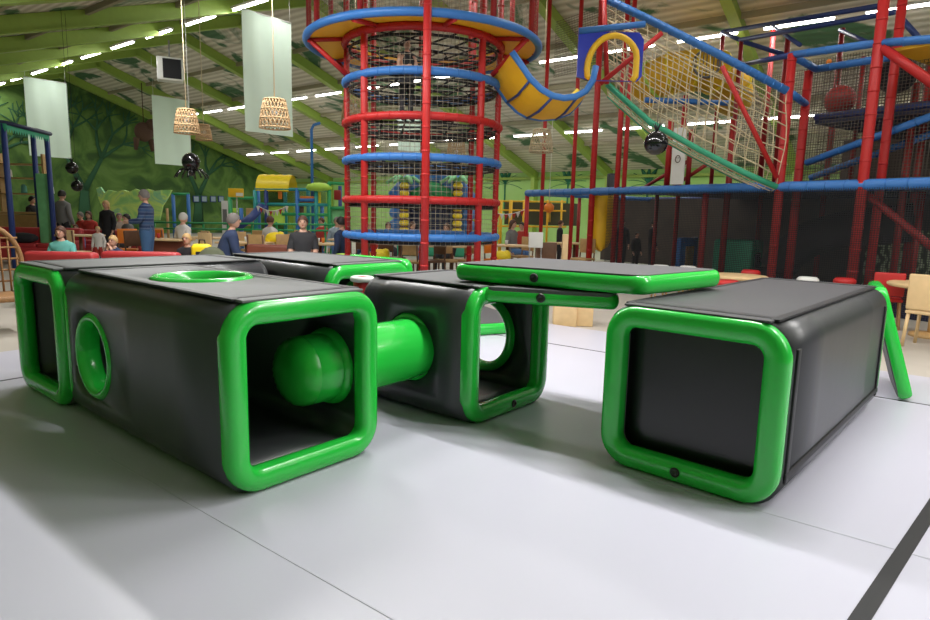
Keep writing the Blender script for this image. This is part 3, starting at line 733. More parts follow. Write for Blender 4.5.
beam(fpt(0, 0, ZD), fpt(0, 5, ZD)); beam(fpt(0, 5, ZD), fpt(FL, 5, ZD), .06, 'navy')
def slabq(s0, s1, d0, d1, z, m, th=.05, name='deck', s0b=None):
    s0b = s0 if s0b is None else s0b
    b = MB(); b.add([fpt(s, d, zz) for zz in (z, z-th) for s, d in ((s0, d0), (s1, d0), (s1, d1), (s0b, d1))], [(0, 1, 2, 3), (7, 6, 5, 4), (0, 4, 5, 1), (1, 5, 6, 2), (2, 6, 7, 3), (3, 7, 4, 0)]); b.build(name, m, pfm)
def sof(x, dd=0): return (on(x, 190, dd)-L0).dot(FD)
SN = sof(612)
slabq(SN, FL, .1, 4.95, ZD+.03, 'navy_dark', .06)
netsheet('lower_net', 'net_dark', [[fpt(SN+(FL+.5-SN)*i/10, -.12, z) for i in range(11)] for z in (0, ZD-.05)], pfm)
mat('shade_brown', (.06, .045, .035), .8, scale=2, var=.6)  # dark brown standing in for the shade inside the frame
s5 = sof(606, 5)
b = MB(); b.add([fpt(s, d, z) for d in (4.9, 4.95) for s, z in ((s5, 0), (FL+2, 0), (FL+2, ZD), (s5, ZD))], [(0, 1, 2, 3), (7, 6, 5, 4), (0, 4, 5, 1), (2, 6, 7, 3), (1, 5, 6, 2), (3, 7, 4, 0)]); b.build('shade_panel', 'shade_brown', pfm)  # added dark sheet painting the shade under the deck over the lime wall
slabq(SN, FL, .1, 4.9, .0, 'navy_dark', .03, 'floor_pad')
for c in ((722, 32, 878, 6, 3.4, 2.6, .05, 'navy'), (740, 40, 895, 12, 2.6, 1.8, .05, 'navy'), (740, 65, 791, 55, 2.6, 0, .05, 'navy'), (722, 32, 740, 40, 3.4, 2.6, .05, 'navy'), (772, 26, 800, 45, 4.2, 1.5, .04, 'navy'), (744, 42, 786, 55, 2.6, 3.0, .05, 'navy'), (840, 30, 880, 48, 3.4, .8, .04, 'navy'), (898, 15, 925, 45, 1.8, 1.8, .05, 'navy')): pb(*c)
for c in ((791, 55, 878, 43, 0), (816, 69, 892, 57, .9, .7), (791, 55, 816, 69, 0, .9), (792, 94, 806, 104, 0, .9), (883, 43, 945, 38, 0), (806, 163, 945, 111, .9, .9), (810, 178, 945, 129, 1.8, 1.8)): pb(*c)
pb(883, 48, 945, 92, 0, r=.07, m='red_pad', name='brace'); pb(864, 192, 950, 262, .12, r=.06, m='red_dark', name='brace')
pb(640, 190, 690, 160, .4, .4, r=.04, m='red_dark', name='brace'); pb(668, 190, 706, 165, .4, .4, r=.04, m='red_dark', name='brace')
zu = on(880, 110, 1.0).z
slabq(sof(808, 1), FL, 1.0, 4.8, zu, 'navy_dark', .12); beam(fpt(sof(808, 1), 1.0, zu), fpt(FL, 1.0, zu), .06, 'navy')
zy = on(900, 43).z
slabq(sof(874), FL, .05, 4, zy-.05, 'yellow_deck')
netsheet('upper_net', 'net_brown', [[fpt(sof(812, .9)+(FL-sof(812, .9))*i/6, .9, z) for i in range(7)] for z in (ZD+.1, zy)], pfm)
netsheet('upper_net', 'net_brown', [[fpt(sof(722, 4)+(FL-sof(722, 4))*i/6, 4.4, z) for i in range(7)] for z in (ZD+.1, zy+.9)], pfm)
netsheet('upper_net', 'net_brown', [[fpt(sof(795, 2.5)+(FL-sof(795, 2.5))*i/6, 2.5, z) for i in range(7)] for z in (ZD+.1, zy+.6)], pfm)
netsheet('upper_net', 'net_brown', [[fpt(sof(546)+(sof(620)-sof(546))*i/4, .1, z) for i in range(5)] for z in (on(560, 75).z, 6.2)], pfm)
b = MB(); s3 = sof(822, 4); b.add([fpt(s, d, z) for d in (4.75, 4.8) for s, z in ((s3, ZD+.1), (FL+2, ZD+.1), (FL+2, zu), (s3, zu))], [(0, 1, 2, 3), (7, 6, 5, 4), (0, 4, 5, 1), (2, 6, 7, 3), (1, 5, 6, 2), (3, 7, 4, 0)]); b.build('shade_panel', 'shade_brown', pfm)  # same kind of added sheet, shade painted in behind the upper nets
# ramps under the upper deck: padded slope
# things inside the frame
def inside(x, y, d): return on(x, y, d)
c = inside(686, 268, 1.6); r = empty('padded_panel', (c.x, c.y, 0), .9, 'blue padded panel with a tan square in the dark lower level', 'panel')
b = MB(); b.box((0, 0, .5), (1.2, .1, 1.0), bev=.03); b.build('panel_pad', 'blue_pad', r); b = MB(); b.box((0, -.06, .5), (.5, .03, .6)); b.build('picture_square', 'wood', r)
c = inside(737, 268, 1.8); r = empty('play_box', (c.x, c.y, 0), .9, 'dark green play box behind the lower netting', 'play box')
b = MB(); b.box((0, 0, .5), (.95, .8, 1.0), bev=.05); b.build('box_body', 'green_rope', r); b = MB(); b.box((0, -.41, .5), (.4, .03, .45), bev=.01); b.build('box_window', 'black_cloth', r)
c = inside(715, 215, 2.6)
r = empty('tunnel_slide', (inside(800, 255, 1.8).x, inside(800, 255, 1.8).y, 0), 0, 'black slide tube sloping down behind the lower netting', 'slide'); RO = r.location
b = MB(); b.tube([inside(775, 270, 1.5)-RO, inside(790, 252, 1.6)-RO, inside(812, 238, 1.8)-RO, inside(845, 229, 2.0)-RO, inside(880, 226, 2.1)-RO, inside(915, 222, 2.2)-RO], .36, 14); b.build('slide_tube', 'black_cloth', r)
b = MB(); b.tube(circ(.38, 0, 20, 0, 2*PI, inside(775, 270, 1.5)-RO), .03, 6, True); b.build('tube_rim', 'black_strap', r)
for k, (x, y) in enumerate(((805, 262), (812, 268))):
    c = inside(x, y, 2.2); b = MB(); b.box((0, 0, .1), (1.1, .3, .18), bev=.05); o = b.build('floor_cushion', 'blue_pad'); o.location = (c.x, c.y+k*.4, .001); o.rotation_euler.z = -.9
    tag(o, ('blue floor cushion lying beyond the black slide tube', 'second blue floor cushion just behind the first, beyond the black slide')[k], 'cushion')
b = MB(); rows = [[fpt(sof(872, 3.6)+3*i/6, 3.6, z) for i in range(7)] for z in (.0, .6, 1.3)]
b.grid(rows); b.grid([[p+FN*.04 for p in rr] for rr in rows])
ramp_mat('leaf_print', [(0, (.03, .05, .02)), (.5, (.06, .1, .04)), (.58, (.3, .4, .2)), (1, (.5, .55, .4))], 'wave', 3.5, 4, 9, .8)
b.build('leaf_print_panel', 'leaf_print', pfm)
# yellow hanging half tube
c = on(601, 222, .35); r = empty('yellow_slide', (c.x, c.y, 0), 0, 'yellow rounded slide end hanging under the blue deck', 'slide')
zt, zb = on(601, 195, .35).z, on(601, 251, .35).z
b = MB(); rows = []
for i in range(13):
    q = i/12; z = zt+(zb-zt)*q; wd = .25*(1 if q < .7 else math.sqrt(max(.0004, 1-((q-.7)/.3)**2))); rows.append([Vector((wd*math.cos(PI*k/12), -.2*math.sin(PI*k/12), z)) for k in range(13)])
b.grid(rows); b.grid([[Vector((p.x*.85, p.y*.85+.02, p.z)) for p in rr] for rr in rows]); b.build('slide_shell', 'yellow', r, fix=False)
b = MB(); b.tube([rows[0][0]]+[rr[0] for rr in rows]+[rr[-1] for rr in reversed(rows)], .02, 6); b.build('rim', 'yellow_deck', r)
# white post board with a face
c = on(678, 165, -.05); r = empty('post_board', (c.x, c.y, ZD+.1), 0, 'narrow white board with small cartoon face between two red posts', 'sign')
hh = on(678, 128, -.05).z-ZD-.1; R = math.atan2(FD.y, FD.x)
b = MB(); b.box((0, 0, hh/2), (.32, .03, hh), R, bev=.01); b.build('board', 'white_paint', r)
nn = -FN*.02
b = MB(); b.tube([nn+Vector((FD.x*.06*math.cos(a), FD.y*.06*math.cos(a), hh*.45+.07*math.sin(a))) for a in [2*PI*i/14 for i in range(14)]], .008, 5, True); b.build('face_outline', 'brown_fur', r)
for sx in (-1, 1): b = MB(); b.ball(nn+FD*.025*sx+Vector((0, 0, hh*.47)), .01, 8); b.build('eye', 'black_shiny', r)
# yellow barrel tube
cts = at(690, 72, 15.5); ts = empty('barrel_tube_slide', cts, 0, 'big yellow barrel tube slide with green ring seen through the rope net', 'tube slide')
bp = [at(x, y, Y)-cts for x, y, Y in ((640, 92, 16.2), (655, 80, 15.9), (672, 73, 15.6), (695, 70, 15.4), (716, 73, 15.4), (730, 84, 15.7), (734, 100, 16.2))]
b = MB(); b.tube(bp, .47, 20); b.build('tube_body', 'yellow', ts)
for q in (1, 2, 3, 4, 5): t = (bp[q+1]-bp[q-1]).normalized(); b = MB(); b.tube([bp[q]-t*.03, bp[q]+t*.03], .51, 20); b.build('flange', 'lime_leaf' if q == 1 else 'yellow_bright', ts)
b = MB(); b.tube([bp[3]+Vector((.1+.3*math.cos(a), -.46, .04+.3*math.sin(a))) for a in [2*PI*i/24 for i in range(24)]], .03, 6, True)
for q in range(-3, 4): b.tube([bp[3]+Vector((.1+q*.08, -.46, .04-.29*math.cos(q*.42))), bp[3]+Vector((.1+q*.08, -.46, .04+.29*math.cos(q*.42)))], .012, 4)
b.build('window_grille', 'grey_cloth', ts)
b = MB(); o = ts.location; b.tube([(0, .2, -.5), (0, .2, -o.z)], .06, 8); b.build('support_pole', 'red_pad', ts)
b = MB(); b.tube([at(645, 100, 14)-o, at(728, 103, 14)-o], .06, 8); b.build('platform_rail', 'blue_pad', ts)
# red dome, padded punch bags inside the upper level
for k, (x, y, rad, m, lab, d) in enumerate(((840, 100, .27, 'red_dark', 'red ball obstacle resting on the upper deck', 2.2), (829, 62, .05, 'orange', 'small orange ball caught in the upper net', 1.5), (897, 75, .3, 'black_cloth', 'large black ball on the upper deck at the right post', 1.5))):
    c = inside(x, y, d*.8); b = MB(); b.ball((0, 0, 0), rad, 18); o = b.build('play_ball', m); o.location = (c.x, c.y, max(c.z, zu+rad) if k != 1 else c.z); tag(o, lab, 'ball')
for k, (x, y) in enumerate(((700, 110), (745, 110), (762, 140))):
    pass
# ================================================================ people
def seg_skin(pts, edges, radii, root=0):
    me = bpy.data.meshes.new('t'); me.from_pydata([tuple(p) for p in pts], edges, []); o = bpy.data.objects.new('t', me); C.objects.link(o)
    md = o.modifiers.new('s', 'SKIN'); md.use_smooth_shade = True; o.modifiers.new('d', 'SUBSURF').levels = 1
    bpy.context.view_layer.update()
    for i, v in enumerate(me.skin_vertices[0].data): v.radius = radii[i] if isinstance(radii[i], tuple) else (radii[i], radii[i]); v.use_root = (i == root)
    bpy.context.view_layer.update()
    dg = bpy.context.evaluated_depsgraph_get(); m2 = bpy.data.meshes.new_from_object(o.evaluated_get(dg)); bpy.data.objects.remove(o)
    return m2
def person(loc, yaw, h, label, pose='stand', shirt='navy_cloth', pants='jeans', skin='skin', hair='hair_brown', hairlen=0, sleeves=1, dress=False, arms='down', legskin=False, lean=0.0, hat=None, group=None, girth=1.12):
    k = h/1.75; r = empty('person', loc, yaw, label, 'person', group)
    P, E, Rr, tg = [], [], [], []
    def J(x, y, z, rad, t, par=None):
        P.append(Vector((x, y, z))*k); g = k*(girth if t in 'sp' else 1); Rr.append((rad[0]*g, rad[1]*g) if isinstance(rad, tuple) else rad*g); tg.append(t)
        if par is not None: E.append((par, len(P)-1))
        return len(P)-1
    sit = pose == 'sit'; hz = .50 if sit else .93; ly = -lean
    pel = J(0, 0, hz, (.155, .11), 'p'); wa = J(0, ly*.25, hz+.17, (.135, .1), 's', pel); ch = J(0, ly*.7, hz+.38, (.165, .115), 's', wa)
    sh = J(0, ly, hz+.52, (.12, .085), 's', ch); nk = J(0, ly*1.05, hz+.60, .052, 'n', sh); hd = J(0, ly*1.1-.01, hz+.68, .05, 'n', nk)
    for sx in (-1, 1):
        a0 = J(sx*.17, ly, hz+.49, .06, 's', sh)
        if arms == 'down': e, w_ = (sx*.24, ly+.02, hz+.22), (sx*.24, ly-.08, hz-.02)
        elif arms == 'front': e, w_ = (sx*.23, ly-.06, hz+.24), (sx*.14, ly-.28, hz+.22)
        elif arms == 'face': e, w_ = (sx*.2, ly-.2, hz+.28), (sx*.05, ly-.16, hz+.56)
        elif arms == 'up': e, w_ = (sx*.28, ly-.1, hz+.6), (sx*.22, ly-.25, hz+.72)
        else: e, w_ = (sx*.23, ly-.04, hz+.23), (sx*.16, ly-.32, hz+.12)
        a1 = J(*e, .047, 's' if sleeves else 'n', a0); a2 = J(*w_, .03, 's' if sleeves == 1 else 'n', a1)
        d = (Vector(w_)-Vector(e)).normalized(); q = Vector(w_)
        palm = J(*(q+d*.07), (.036, .02), 'n', a2)
        sidev = d.cross(Vector((sx, 0, .01))).normalized() if abs(d.x) < .8 else Vector((0, 0, 1))
        for fi, (off, ln) in enumerate(((-.027, .06), (-.009, .072), (.009, .068), (.026, .052))):
            f1 = J(*(q+d*.11+sidev*off), .010, 'n', palm); J(*(q+d*(.11+ln)+sidev*off*1.15+Vector((-sx*.015, 0, 0))), .008, 'n', f1)
        J(*(q+d*.075+sidev*(-.05)+Vector((-sx*.02, 0, 0))), .010, 'n', palm)
        if sit: kn, an = (sx*.13, -.44, .5), (sx*.13, -.46, .09)
        else: kn, an = (sx*.10, -.01, .5), (sx*.11, .02, .09)
        l0 = J(sx*.095, -.05 if sit else 0, hz-.03 if sit else hz-.1, .088, 'p', pel); l1 = J(*kn, .058, 'n' if legskin else 'p', l0); l2 = J(*an, .04, 'n' if legskin else 'p', l1)
        J(an[0]*1.1, an[1]-.16, .035, (.045, .033), 'f', l2)
    me = seg_skin(P, E, Rr)
    me.materials.clear(); me.materials.append(M[skin]); me.materials.append(M['eye']); me.materials.append(M['lips'])
    # head: shaped skull with nose, ears and face, joined into the body mesh
    bm = bmesh.new(); bm.from_mesh(me); nb = len(bm.faces)
    segs = [(P[i], P[j], tg[j]) for i, j in E]
    def near(c):
        best = (9, 'n')
        for a, b_, t in segs:
            d = b_-a; q = max(0, min(1, (c-a).dot(d)/max(d.length_squared, 1e-9))); ds = (a+d*q-c).length
            best = min(best, (ds, t))
        return best[1]
    tagsf = [near(f.calc_center_median()) for f in bm.faces]
    verts = [v.co.copy() for v in bm.verts]; nrm = [v.normal.copy() for v in bm.verts]; bm.verts.index_update()
    faces = [[v.index for v in f.verts] for f in bm.faces]
    hc = P[hd]+Vector((0, -.01, .075))*k
    def addb(mb, mi):
        vs = [bm.verts.new(v) for v in mb.v]
        for f in mb.f:
            try: ff = bm.faces.new([vs[i] for i in f]); ff.material_index = mi; ff.smooth = True
            except ValueError: pass
    hb = MB(); hb.ball(hc, .108*k, 18, (.78, .92, 1.1)); hb.ball(hc+Vector((0, -.03, -.06))*k, .07*k, 12, (.85, .9, .85)); hb.ball(hc+Vector((0, -.103, -.012))*k, .017*k, 8, (.8, 1, 1.4))
    for sx in (-1, 1): hb.ball(hc+Vector((sx*.085, .005, -.01))*k, .025*k, 8, (.4, .8, 1.2))
    addb(hb, 0)
    eb = MB()
    for sx in (-1, 1): eb.ball(hc+Vector((sx*.034, -.092, .012))*k, .011*k, 8)
    addb(eb, 1); lb = MB(); lb.ball(hc+Vector((0, -.09, -.055))*k, .02*k, 8, (1.1, .5, .35)); addb(lb, 2)
    bm.to_mesh(me); bm.free()
    body = bpy.data.objects.new('body', me); C.objects.link(body); body.parent = r
    def cloth(name, tags, m, off):
        b = MB(); use = [f for f, t in zip(faces, tagsf) if t in tags]; idx = {}
        for f in use:
            for i in f: idx.setdefault(i, len(idx))
        if not idx: return
        b.add([verts[i]+nrm[i]*off*k for i in idx], [[idx[i] for i in f] for f in use], True); b.build(name, m, r, fix=False)
    cloth('shirt' if not dress else 'dress', ('s',), shirt, .014); cloth('trousers', ('p',), shirt if dress else pants, .011); cloth('shoes', ('f',), 'dark_cloth', .012)
    if dress:
        b = MB(); rows = []
        for i in range(6):
            q = i/5; z = (hz+.1)*k-q*.52*k; rr = (.15+.12*q)*k; rows.append([Vector((rr*math.cos(2*PI*j/20), rr*.8*math.sin(2*PI*j/20), z)) for j in range(21)])
        b.grid(rows); b.build('skirt', shirt, r)
    b = MB(); m = 9; rows = []
    for i in range(m+1):                                        # hair cap, lower at the back
        th = PI*.62*i/m; row = []
        for j in range(25):
            a = 2*PI*j/24; fr = max(0, -math.sin(a)); t2 = th*(1-.42*fr); row.append(hc+Vector((math.cos(a)*math.sin(t2)*.096, math.sin(a)*math.sin(t2)*.112, math.cos(t2)*.13))*k)
        rows.append(row)
    if hairlen:
        for q in (1, 2, 3): rows.append([p+Vector((0, .01*q, -hairlen*q/3*(1 if math.sin(2*PI*j/24) > -.45 else 0)))*k for j, p in enumerate(rows[m])])
    b.grid(rows); b.build('hair', hair, r)
    return r
def gp(x, Y): p = at(x, 230, Y); return (p.x, p.y, -.03)
TC_, YN = 0, 0
person((TC.x-.22, 10.5, 2.88), .5, 1.24, 'child in dark clothes climbing inside the round tower', shirt='black_cloth', pants='dark_cloth', sleeves=0, arms='front', hair='hair_brown')
person(gp(147, 13.0), -1.35, 1.74, 'grey-haired man in blue striped jumper and jeans standing by a table', girth=1.3, shirt='stripe_cloth', pants='jeans', hair='hair_grey', arms='front')
person(gp(108, 17), -.2, 1.55, 'fair-haired person in a black dress standing among the sofas', shirt='black_cloth', dress=True, hair='hair_blond', legskin=True, hairlen=.08)
person(gp(64, 17.5), 2.9, 1.8, 'man in grey jumper and black trousers seen from behind near the kiosk', shirt='grey_cloth', pants='black_cloth', hair='hair_black')
person(gp(34, 19), 1.6, 1.65, 'person in black top standing at the kiosk counter', shirt='black_cloth', pants='grey_cloth', hair='hair_black')
person(gp(98, 14.5), .1, .95, 'toddler in white outfit standing beside the red sofa', shirt='white_cloth', pants='red_cloth', hair='hair_blond')
person(gp(90, 18.5), 0, 1.65, 'person in red top seated behind the toddler', 'sit', 'red_cloth', 'jeans', hair='hair_brown', hairlen=.15)
SZ = -.03
def seated(x, Y, yaw, h, label, **kw): return person(gp(x, Y), yaw, h, label, 'sit', **kw)
seated(61, 9.9, .15, 1.42, 'smiling girl with long brown hair and teal hoodie leaning over the red sofa back', shirt='teal_cloth', pants='grey_cloth', hair='hair_brown', hairlen=.2, arms='front')
seated(113, 10.0, -.1, 1.25, 'child in dark blue jacket with hands raised to the face behind the red sofa', shirt='navy_cloth', pants='dark_cloth', hair='hair_blond', arms='face')
seated(187, 10.1, -.05, 1.32, 'boy in black T-shirt with a white round print beside the yellow backpack', shirt='black_cloth', pants='dark_cloth', hair='hair_blond', sleeves=2)
seated(221, 10.2, 2.0, 1.75, 'man in navy jumper and grey trousers sitting turned away beside the boy', shirt='navy_cloth', pants='grey_cloth', hair='hair_grey', arms='lap', lean=.16, girth=1.4)
seated(183, 14.5, 2.6, 1.7, 'white-haired person in pale top sitting with back turned at a cafe table', shirt='white_cloth', pants='dark_cloth', hair='hair_white')
seated(303, 11.3, .2, 1.72, 'woman in dark grey T-shirt and light jeans sitting facing the mats', girth=1.3, shirt='dark_cloth', pants='light_denim', hair='hair_brown', sleeves=2, arms='lap')
seated(342, 13, -1.9, 1.7, 'person in dark blue top sitting next to the tower pole', shirt='navy_cloth', pants='dark_cloth', hair='hair_black')
seated(337, 17, .3, 1.65, 'person in light blue shirt sitting behind the dark blue one', shirt='light_denim', pants='jeans', hair='hair_grey')
seated(388, 18, .4, 1.5, 'person in sand coloured top seated behind the lowest tower ring', shirt='sand_cloth', pants='dark_cloth', hair='hair_brown', hairlen=.1)
seated(447, 15.5, -.4, 1.55, 'dark-haired child in black top sitting inside the tower view at a table', shirt='black_cloth', pants='dark_cloth', hair='hair_brown', hairlen=.05)
seated(512, 17, 1.0, 1.7, 'person in grey top seated between tower and white board', shirt='grey_cloth', pants='jeans', hair='hair_brown', hairlen=.1)
seated(322, 18.5, -.6, 1.6, 'person in red top seated far behind the woman in grey', shirt='red_cloth', pants='jeans', hair='hair_brown')
seated(120, 19.0, .6, 1.6, 'person in sand top sitting before the leafy jungle panel', shirt='sand_cloth', pants='jeans', hair='hair_grey')
seated(128, 17, -.6, 1.6, 'person in grey top bending at the table behind the dark dress', shirt='grey_cloth', pants='dark_cloth', hair='hair_black')
for k, (x, Y, h) in enumerate(((622, 17.5, 1.38), (637, 17.0, 1.05), (653, 16.2, 1.4))):
    person(gp(x, Y), .5*k, h, ('dark-clothed adult standing beyond the lower netting, closest to the yellow slide end', 'shorter dark-clothed person standing between two adults beyond the netting', 'tall dark-clothed adult beyond the netting by the white board posts')[k], shirt='black_cloth', pants='dark_cloth', hair='hair_black')
person(gp(560, 18), 1.3, 1.3, 'person in dark coat standing past the second thin red post', shirt='dark_cloth', pants='dark_cloth', hair='hair_brown')
seated(270, 15.5, 2.6, 1.65, 'person in white top seated with back turned under the bunting', shirt='white_cloth', pants='dark_cloth', hair='hair_brown')
seated(372, 16.8, -.8, 1.5, 'person in pinkish red top seated behind the left tower poles', shirt='red_cloth', pants='jeans', hair='hair_blond', hairlen=.1)
seated(412, 17.5, .9, 1.55, 'person in white shirt seated behind the middle of the tower', shirt='white_cloth', pants='jeans', hair='hair_brown')
seated(522, 18.5, -.5, 1.6, 'person in red top seated beside the white board', shirt='red_cloth', pants='dark_cloth', hair='hair_black')
seated(76, 16.8, .5, 1.2, 'child in blue top seated left of the toddler in white', shirt='blue_cloth', pants='jeans', hair='hair_brown')
seated(82, 19.5, -.5, 1.6, 'person in dark red seated far behind beside the kiosk panel', shirt='red_cloth', pants='dark_cloth', hair='hair_grey')
# print on the boy's shirt
b = MB(); b.tube([(.05*math.cos(a), 0, .05*math.sin(a)) for a in [2*PI*i/14 for i in range(14)]], .012, 5, True)
shp = [o for o in bpy.data.objects if o.get('label', '').startswith('boy in black')][0]
o = b.build('shirt_print', 'white_cloth', shp); o.location = (0, -.115, .62)
# yellow backpack
c = gp(201, 10.0); r = empty('backpack', (c[0], c[1], .36), 0, 'bright yellow backpack with dark centre beside the boy', 'backpack')
b = MB(); b.box((0, 0, .24), (.32, .16, .5), bev=.07); b.build('bag_body', 'yellow_bright', r); b = MB(); b.box((0, -.08, .22), (.13, .03, .3), bev=.012); b.build('front_pocket', 'black_cloth', r)
b = MB(); b.tube([(-.05, .02, .48), (-.04, .02, .55), (.04, .02, .55), (.05, .02, .48)], .012, 6); b.build('handle', 'black_cloth', r)
# ================================================================ seats and tables
def sofa(x, Y, w, yaw, label, hb=.72, m='sofa_red', dep=.75):
    p = gp(x, Y); r = empty('sofa', (p[0], p[1], 0), yaw, label, 'sofa', 'red sofas' if m == 'sofa_red' else None)
    b = MB(); b.box((0, 0, .22), (w, dep, .32), bev=.05); b.build('seat_base', m, r); b = MB(); b.box((0, dep/2-.1, hb/2+.08), (w, .2, hb-.16), bev=.06); b.build('backrest', m, r)
    for sx in (-1, 1): b = MB(); b.box((sx*(w/2-.09), 0, .3), (.18, dep-.03, .5), bev=.05); b.build('armrest', m, r)
    for q in range(max(1, int(w/.7))): n = max(1, int(w/.7)); cw = (w-.4)/n; b = MB(); b.box((-w/2+.2+cw*(q+.5), -.08, .42), (cw-.02, dep-.3, .12), bev=.04); b.build('cushion', m, r)
    for sx in (-1, 1):
        for sy in (-1, 1): b = MB(); b.box((sx*(w/2-.08), sy*(dep/2-.08), .015), (.06, .06, .09)); b.build('leg', 'wood_dark', r)
    return r
s1 = sofa(72, 9.1, 1.0, PI, 'low red sofa under the leaning girl in teal', .76)
s2 = sofa(150, 9.2, 1.1, PI, 'low red sofa stretching from the hooded child to the boy in black', .78)
s3 = sofa(28, 15.5, 2.3, .1, 'long red sofa behind, below the dark blue kiosk posts', .85)
s4 = sofa(278, 13.0, 1.1, PI, 'dark red bench seat among the cafe tables, left of the woman in grey', .72, 'bench_brown')
sofa(172, 14.4, 1.0, PI, 'dark red bench seat behind the man in stripes', .72, 'bench_brown'); sofa(112, 17.6, 1.8, .2, 'red sofa behind the toddler', .75)
b = MB(); b.ball((0, 0, 0), .3, 16, (1.3, .6, .45)); o = b.build('jacket', 'black_cloth'); p = gp(26, 15.5); o.location = (p[0], p[1]-.15, .60); tag(o, 'black jacket dropped on the long red sofa', 'jacket')
b = MB(); b.ball((0, 0, 0), .3, 16, (1.0, .7, 1.0)); o = b.build('jacket', 'olive_cloth'); o.scale = (.8, .8, .9); p = gp(211, 9.7); o.location = (p[0], p[1], .56); tag(o, 'olive green jacket draped beside the man in navy', 'jacket')
def chair(x, Y, yaw, label, grp='wooden cafe chairs', m='wood', px=None):
    p = gp(x, Y)
    if (chair.src.get(m)) is None:
        r = empty('cafe_chair', (p[0], p[1], -.03), yaw, label, 'chair', grp)
        b = MB(); b.box((0, 0, .45), (.44, .44, .05), bev=.015); b.build('seat', m, r)
        b = MB(); b.box((0, .21, .76), (.42, .03, .34), bev=.012); b.build('backrest', m, r)
        for sx in (-1, 1):
            b = MB(); b.tube([(sx*.19, -.18, .44), (sx*.21, -.21, 0)], .018, 6); b.build('leg', 'wood_dark', r)
            b = MB(); b.tube([(sx*.19, .24, .92), (sx*.19, .2, .45), (sx*.21, .25, 0)], .018, 6); b.build('leg', 'wood_dark', r)
        chair.src[m] = r; return r
    r = copy_tree(chair.src[m]); r.location = (p[0], p[1], -.03); r.rotation_euler.z = yaw; r['label'] = label; return r
chair.src = {}
def table(x, Y, w, d, label, m='wood_pale', h=.75):
    p = gp(x, Y); r = empty('cafe_table', (p[0], p[1], -.03), random.uniform(-.15, .15), label, 'table', 'cafe tables')
    b = MB(); b.box((0, 0, h-.02), (w, d, .04), bev=.012); b.build('tabletop', m, r); b = MB(); b.tube([(0, 0, h-.03), (0, 0, .03)], .04, 8); b.build('pedestal', 'wood_dark', r)
    for a in (0, PI/2): b = MB(); b.box((0, 0, .02), (.55, .07, .04), a); b.build('foot', 'wood_dark', r)
    return r
tabs = [(160, 14.2, 1.3, .7, 'pale cafe table in front of the striped man'), (205, 15.5, 1.2, .7, 'cafe table between the white-haired person and the man in navy'), (246, 13.6, 1.1, .7, 'cafe table behind the man in navy'), (320, 13.8, 1.0, .7, 'cafe table beside the woman in grey'), (270, 17, 1.6, .7, 'cafe table under the yellow barrel roof'), (350, 16.2, 1.0, .7, 'cafe table close to the tower poles'), (400, 15.2, 1.0, .7, 'cafe table seen through the tower'), (452, 14.0, 1.0, .6, 'cafe table seen beneath the blue ring, beside the dark-haired child'), (508, 15, 1.1, .7, 'cafe table just past the round tower'), (80, 15.2, .9, .6, 'low table by the toddler'), (575, 17, 1.4, .7, 'cafe table beyond the thin red posts')]
for t in tabs: table(*t)
chs = [(126, 14.6, .4, 'orange-brown cafe chair behind the striped man', 'orange'), (166, 15.0, 2.6, 'orange cafe chair beyond the pale table', 'orange'), (138, 13.6, .9, 'dark wooden cafe chair next to the hooded child', 'wood_dark'), (236, 14.4, .3, 'wooden chair at the table behind the man in navy', 'wood'), (262, 13.2, 2.8, 'wooden chair facing away by the dark red bench', 'wood'), (288, 13.4, .5, 'wooden chair left of the woman in grey', 'wood'), (334, 13.4, -1.2, 'wooden chair right of the woman in grey', 'wood'), (300, 16.5, 0, 'wooden chair under the bunting', 'wood'), (375, 15.4, 1.4, 'wooden chair seen through the left tower poles', 'wood'), (392, 13.8, .8, 'dark chair inside the tower view', 'wood_dark'), (432, 13.2, -.9, 'dark chair beneath the lowest blue ring', 'wood_dark'), (446, 13.4, .3, 'wooden chair beneath the lowest blue ring', 'wood'), (466, 13.6, -.7, 'wooden chair by the right tower pole', 'wood'), (498, 14.0, .9, 'orange chair just right of the tower', 'orange'), (522, 15.4, -.9, 'wooden chair by the white board', 'wood'), (547, 12.6, 3.0, 'dark chair with its back to the mats, beside the first thin post', 'wood_dark'), (584, 15, -.7, 'wooden chair beyond the yellow slide end', 'wood'), (74, 13.4, 2.9, 'wooden chair with slatted look behind the girl in teal', 'wood_pale'), (356, 14.2, -.6, 'dark chair at the foot of the tower, left side', 'wood_dark'), (214, 14.6, 2.4, 'wooden chair facing away behind the shoulder of the man in navy', 'wood'), (196, 13.2, -.5, 'wooden chair beyond the yellow backpack', 'wood_pale'), (312, 12.4, 3.0, 'dark chair with its back just behind the woman in grey', 'wood_dark'), (152, 15.8, 0.2, 'wooden chair far behind the striped man', 'wood'), (416, 12.9, 2.6, 'wooden chair behind the front tower pole', 'wood'), (253, 15.6, -.4, 'wooden chair under the navy slide chute', 'wood')]
for x, Y, ya, lab, m in chs: chair(x, Y, ya, lab, None, m)
for m, r in chair.src.items():
    pass
for o in bpy.data.objects:
    if o.name.startswith('cafe_chair'): o['group'] = 'cafe chairs'
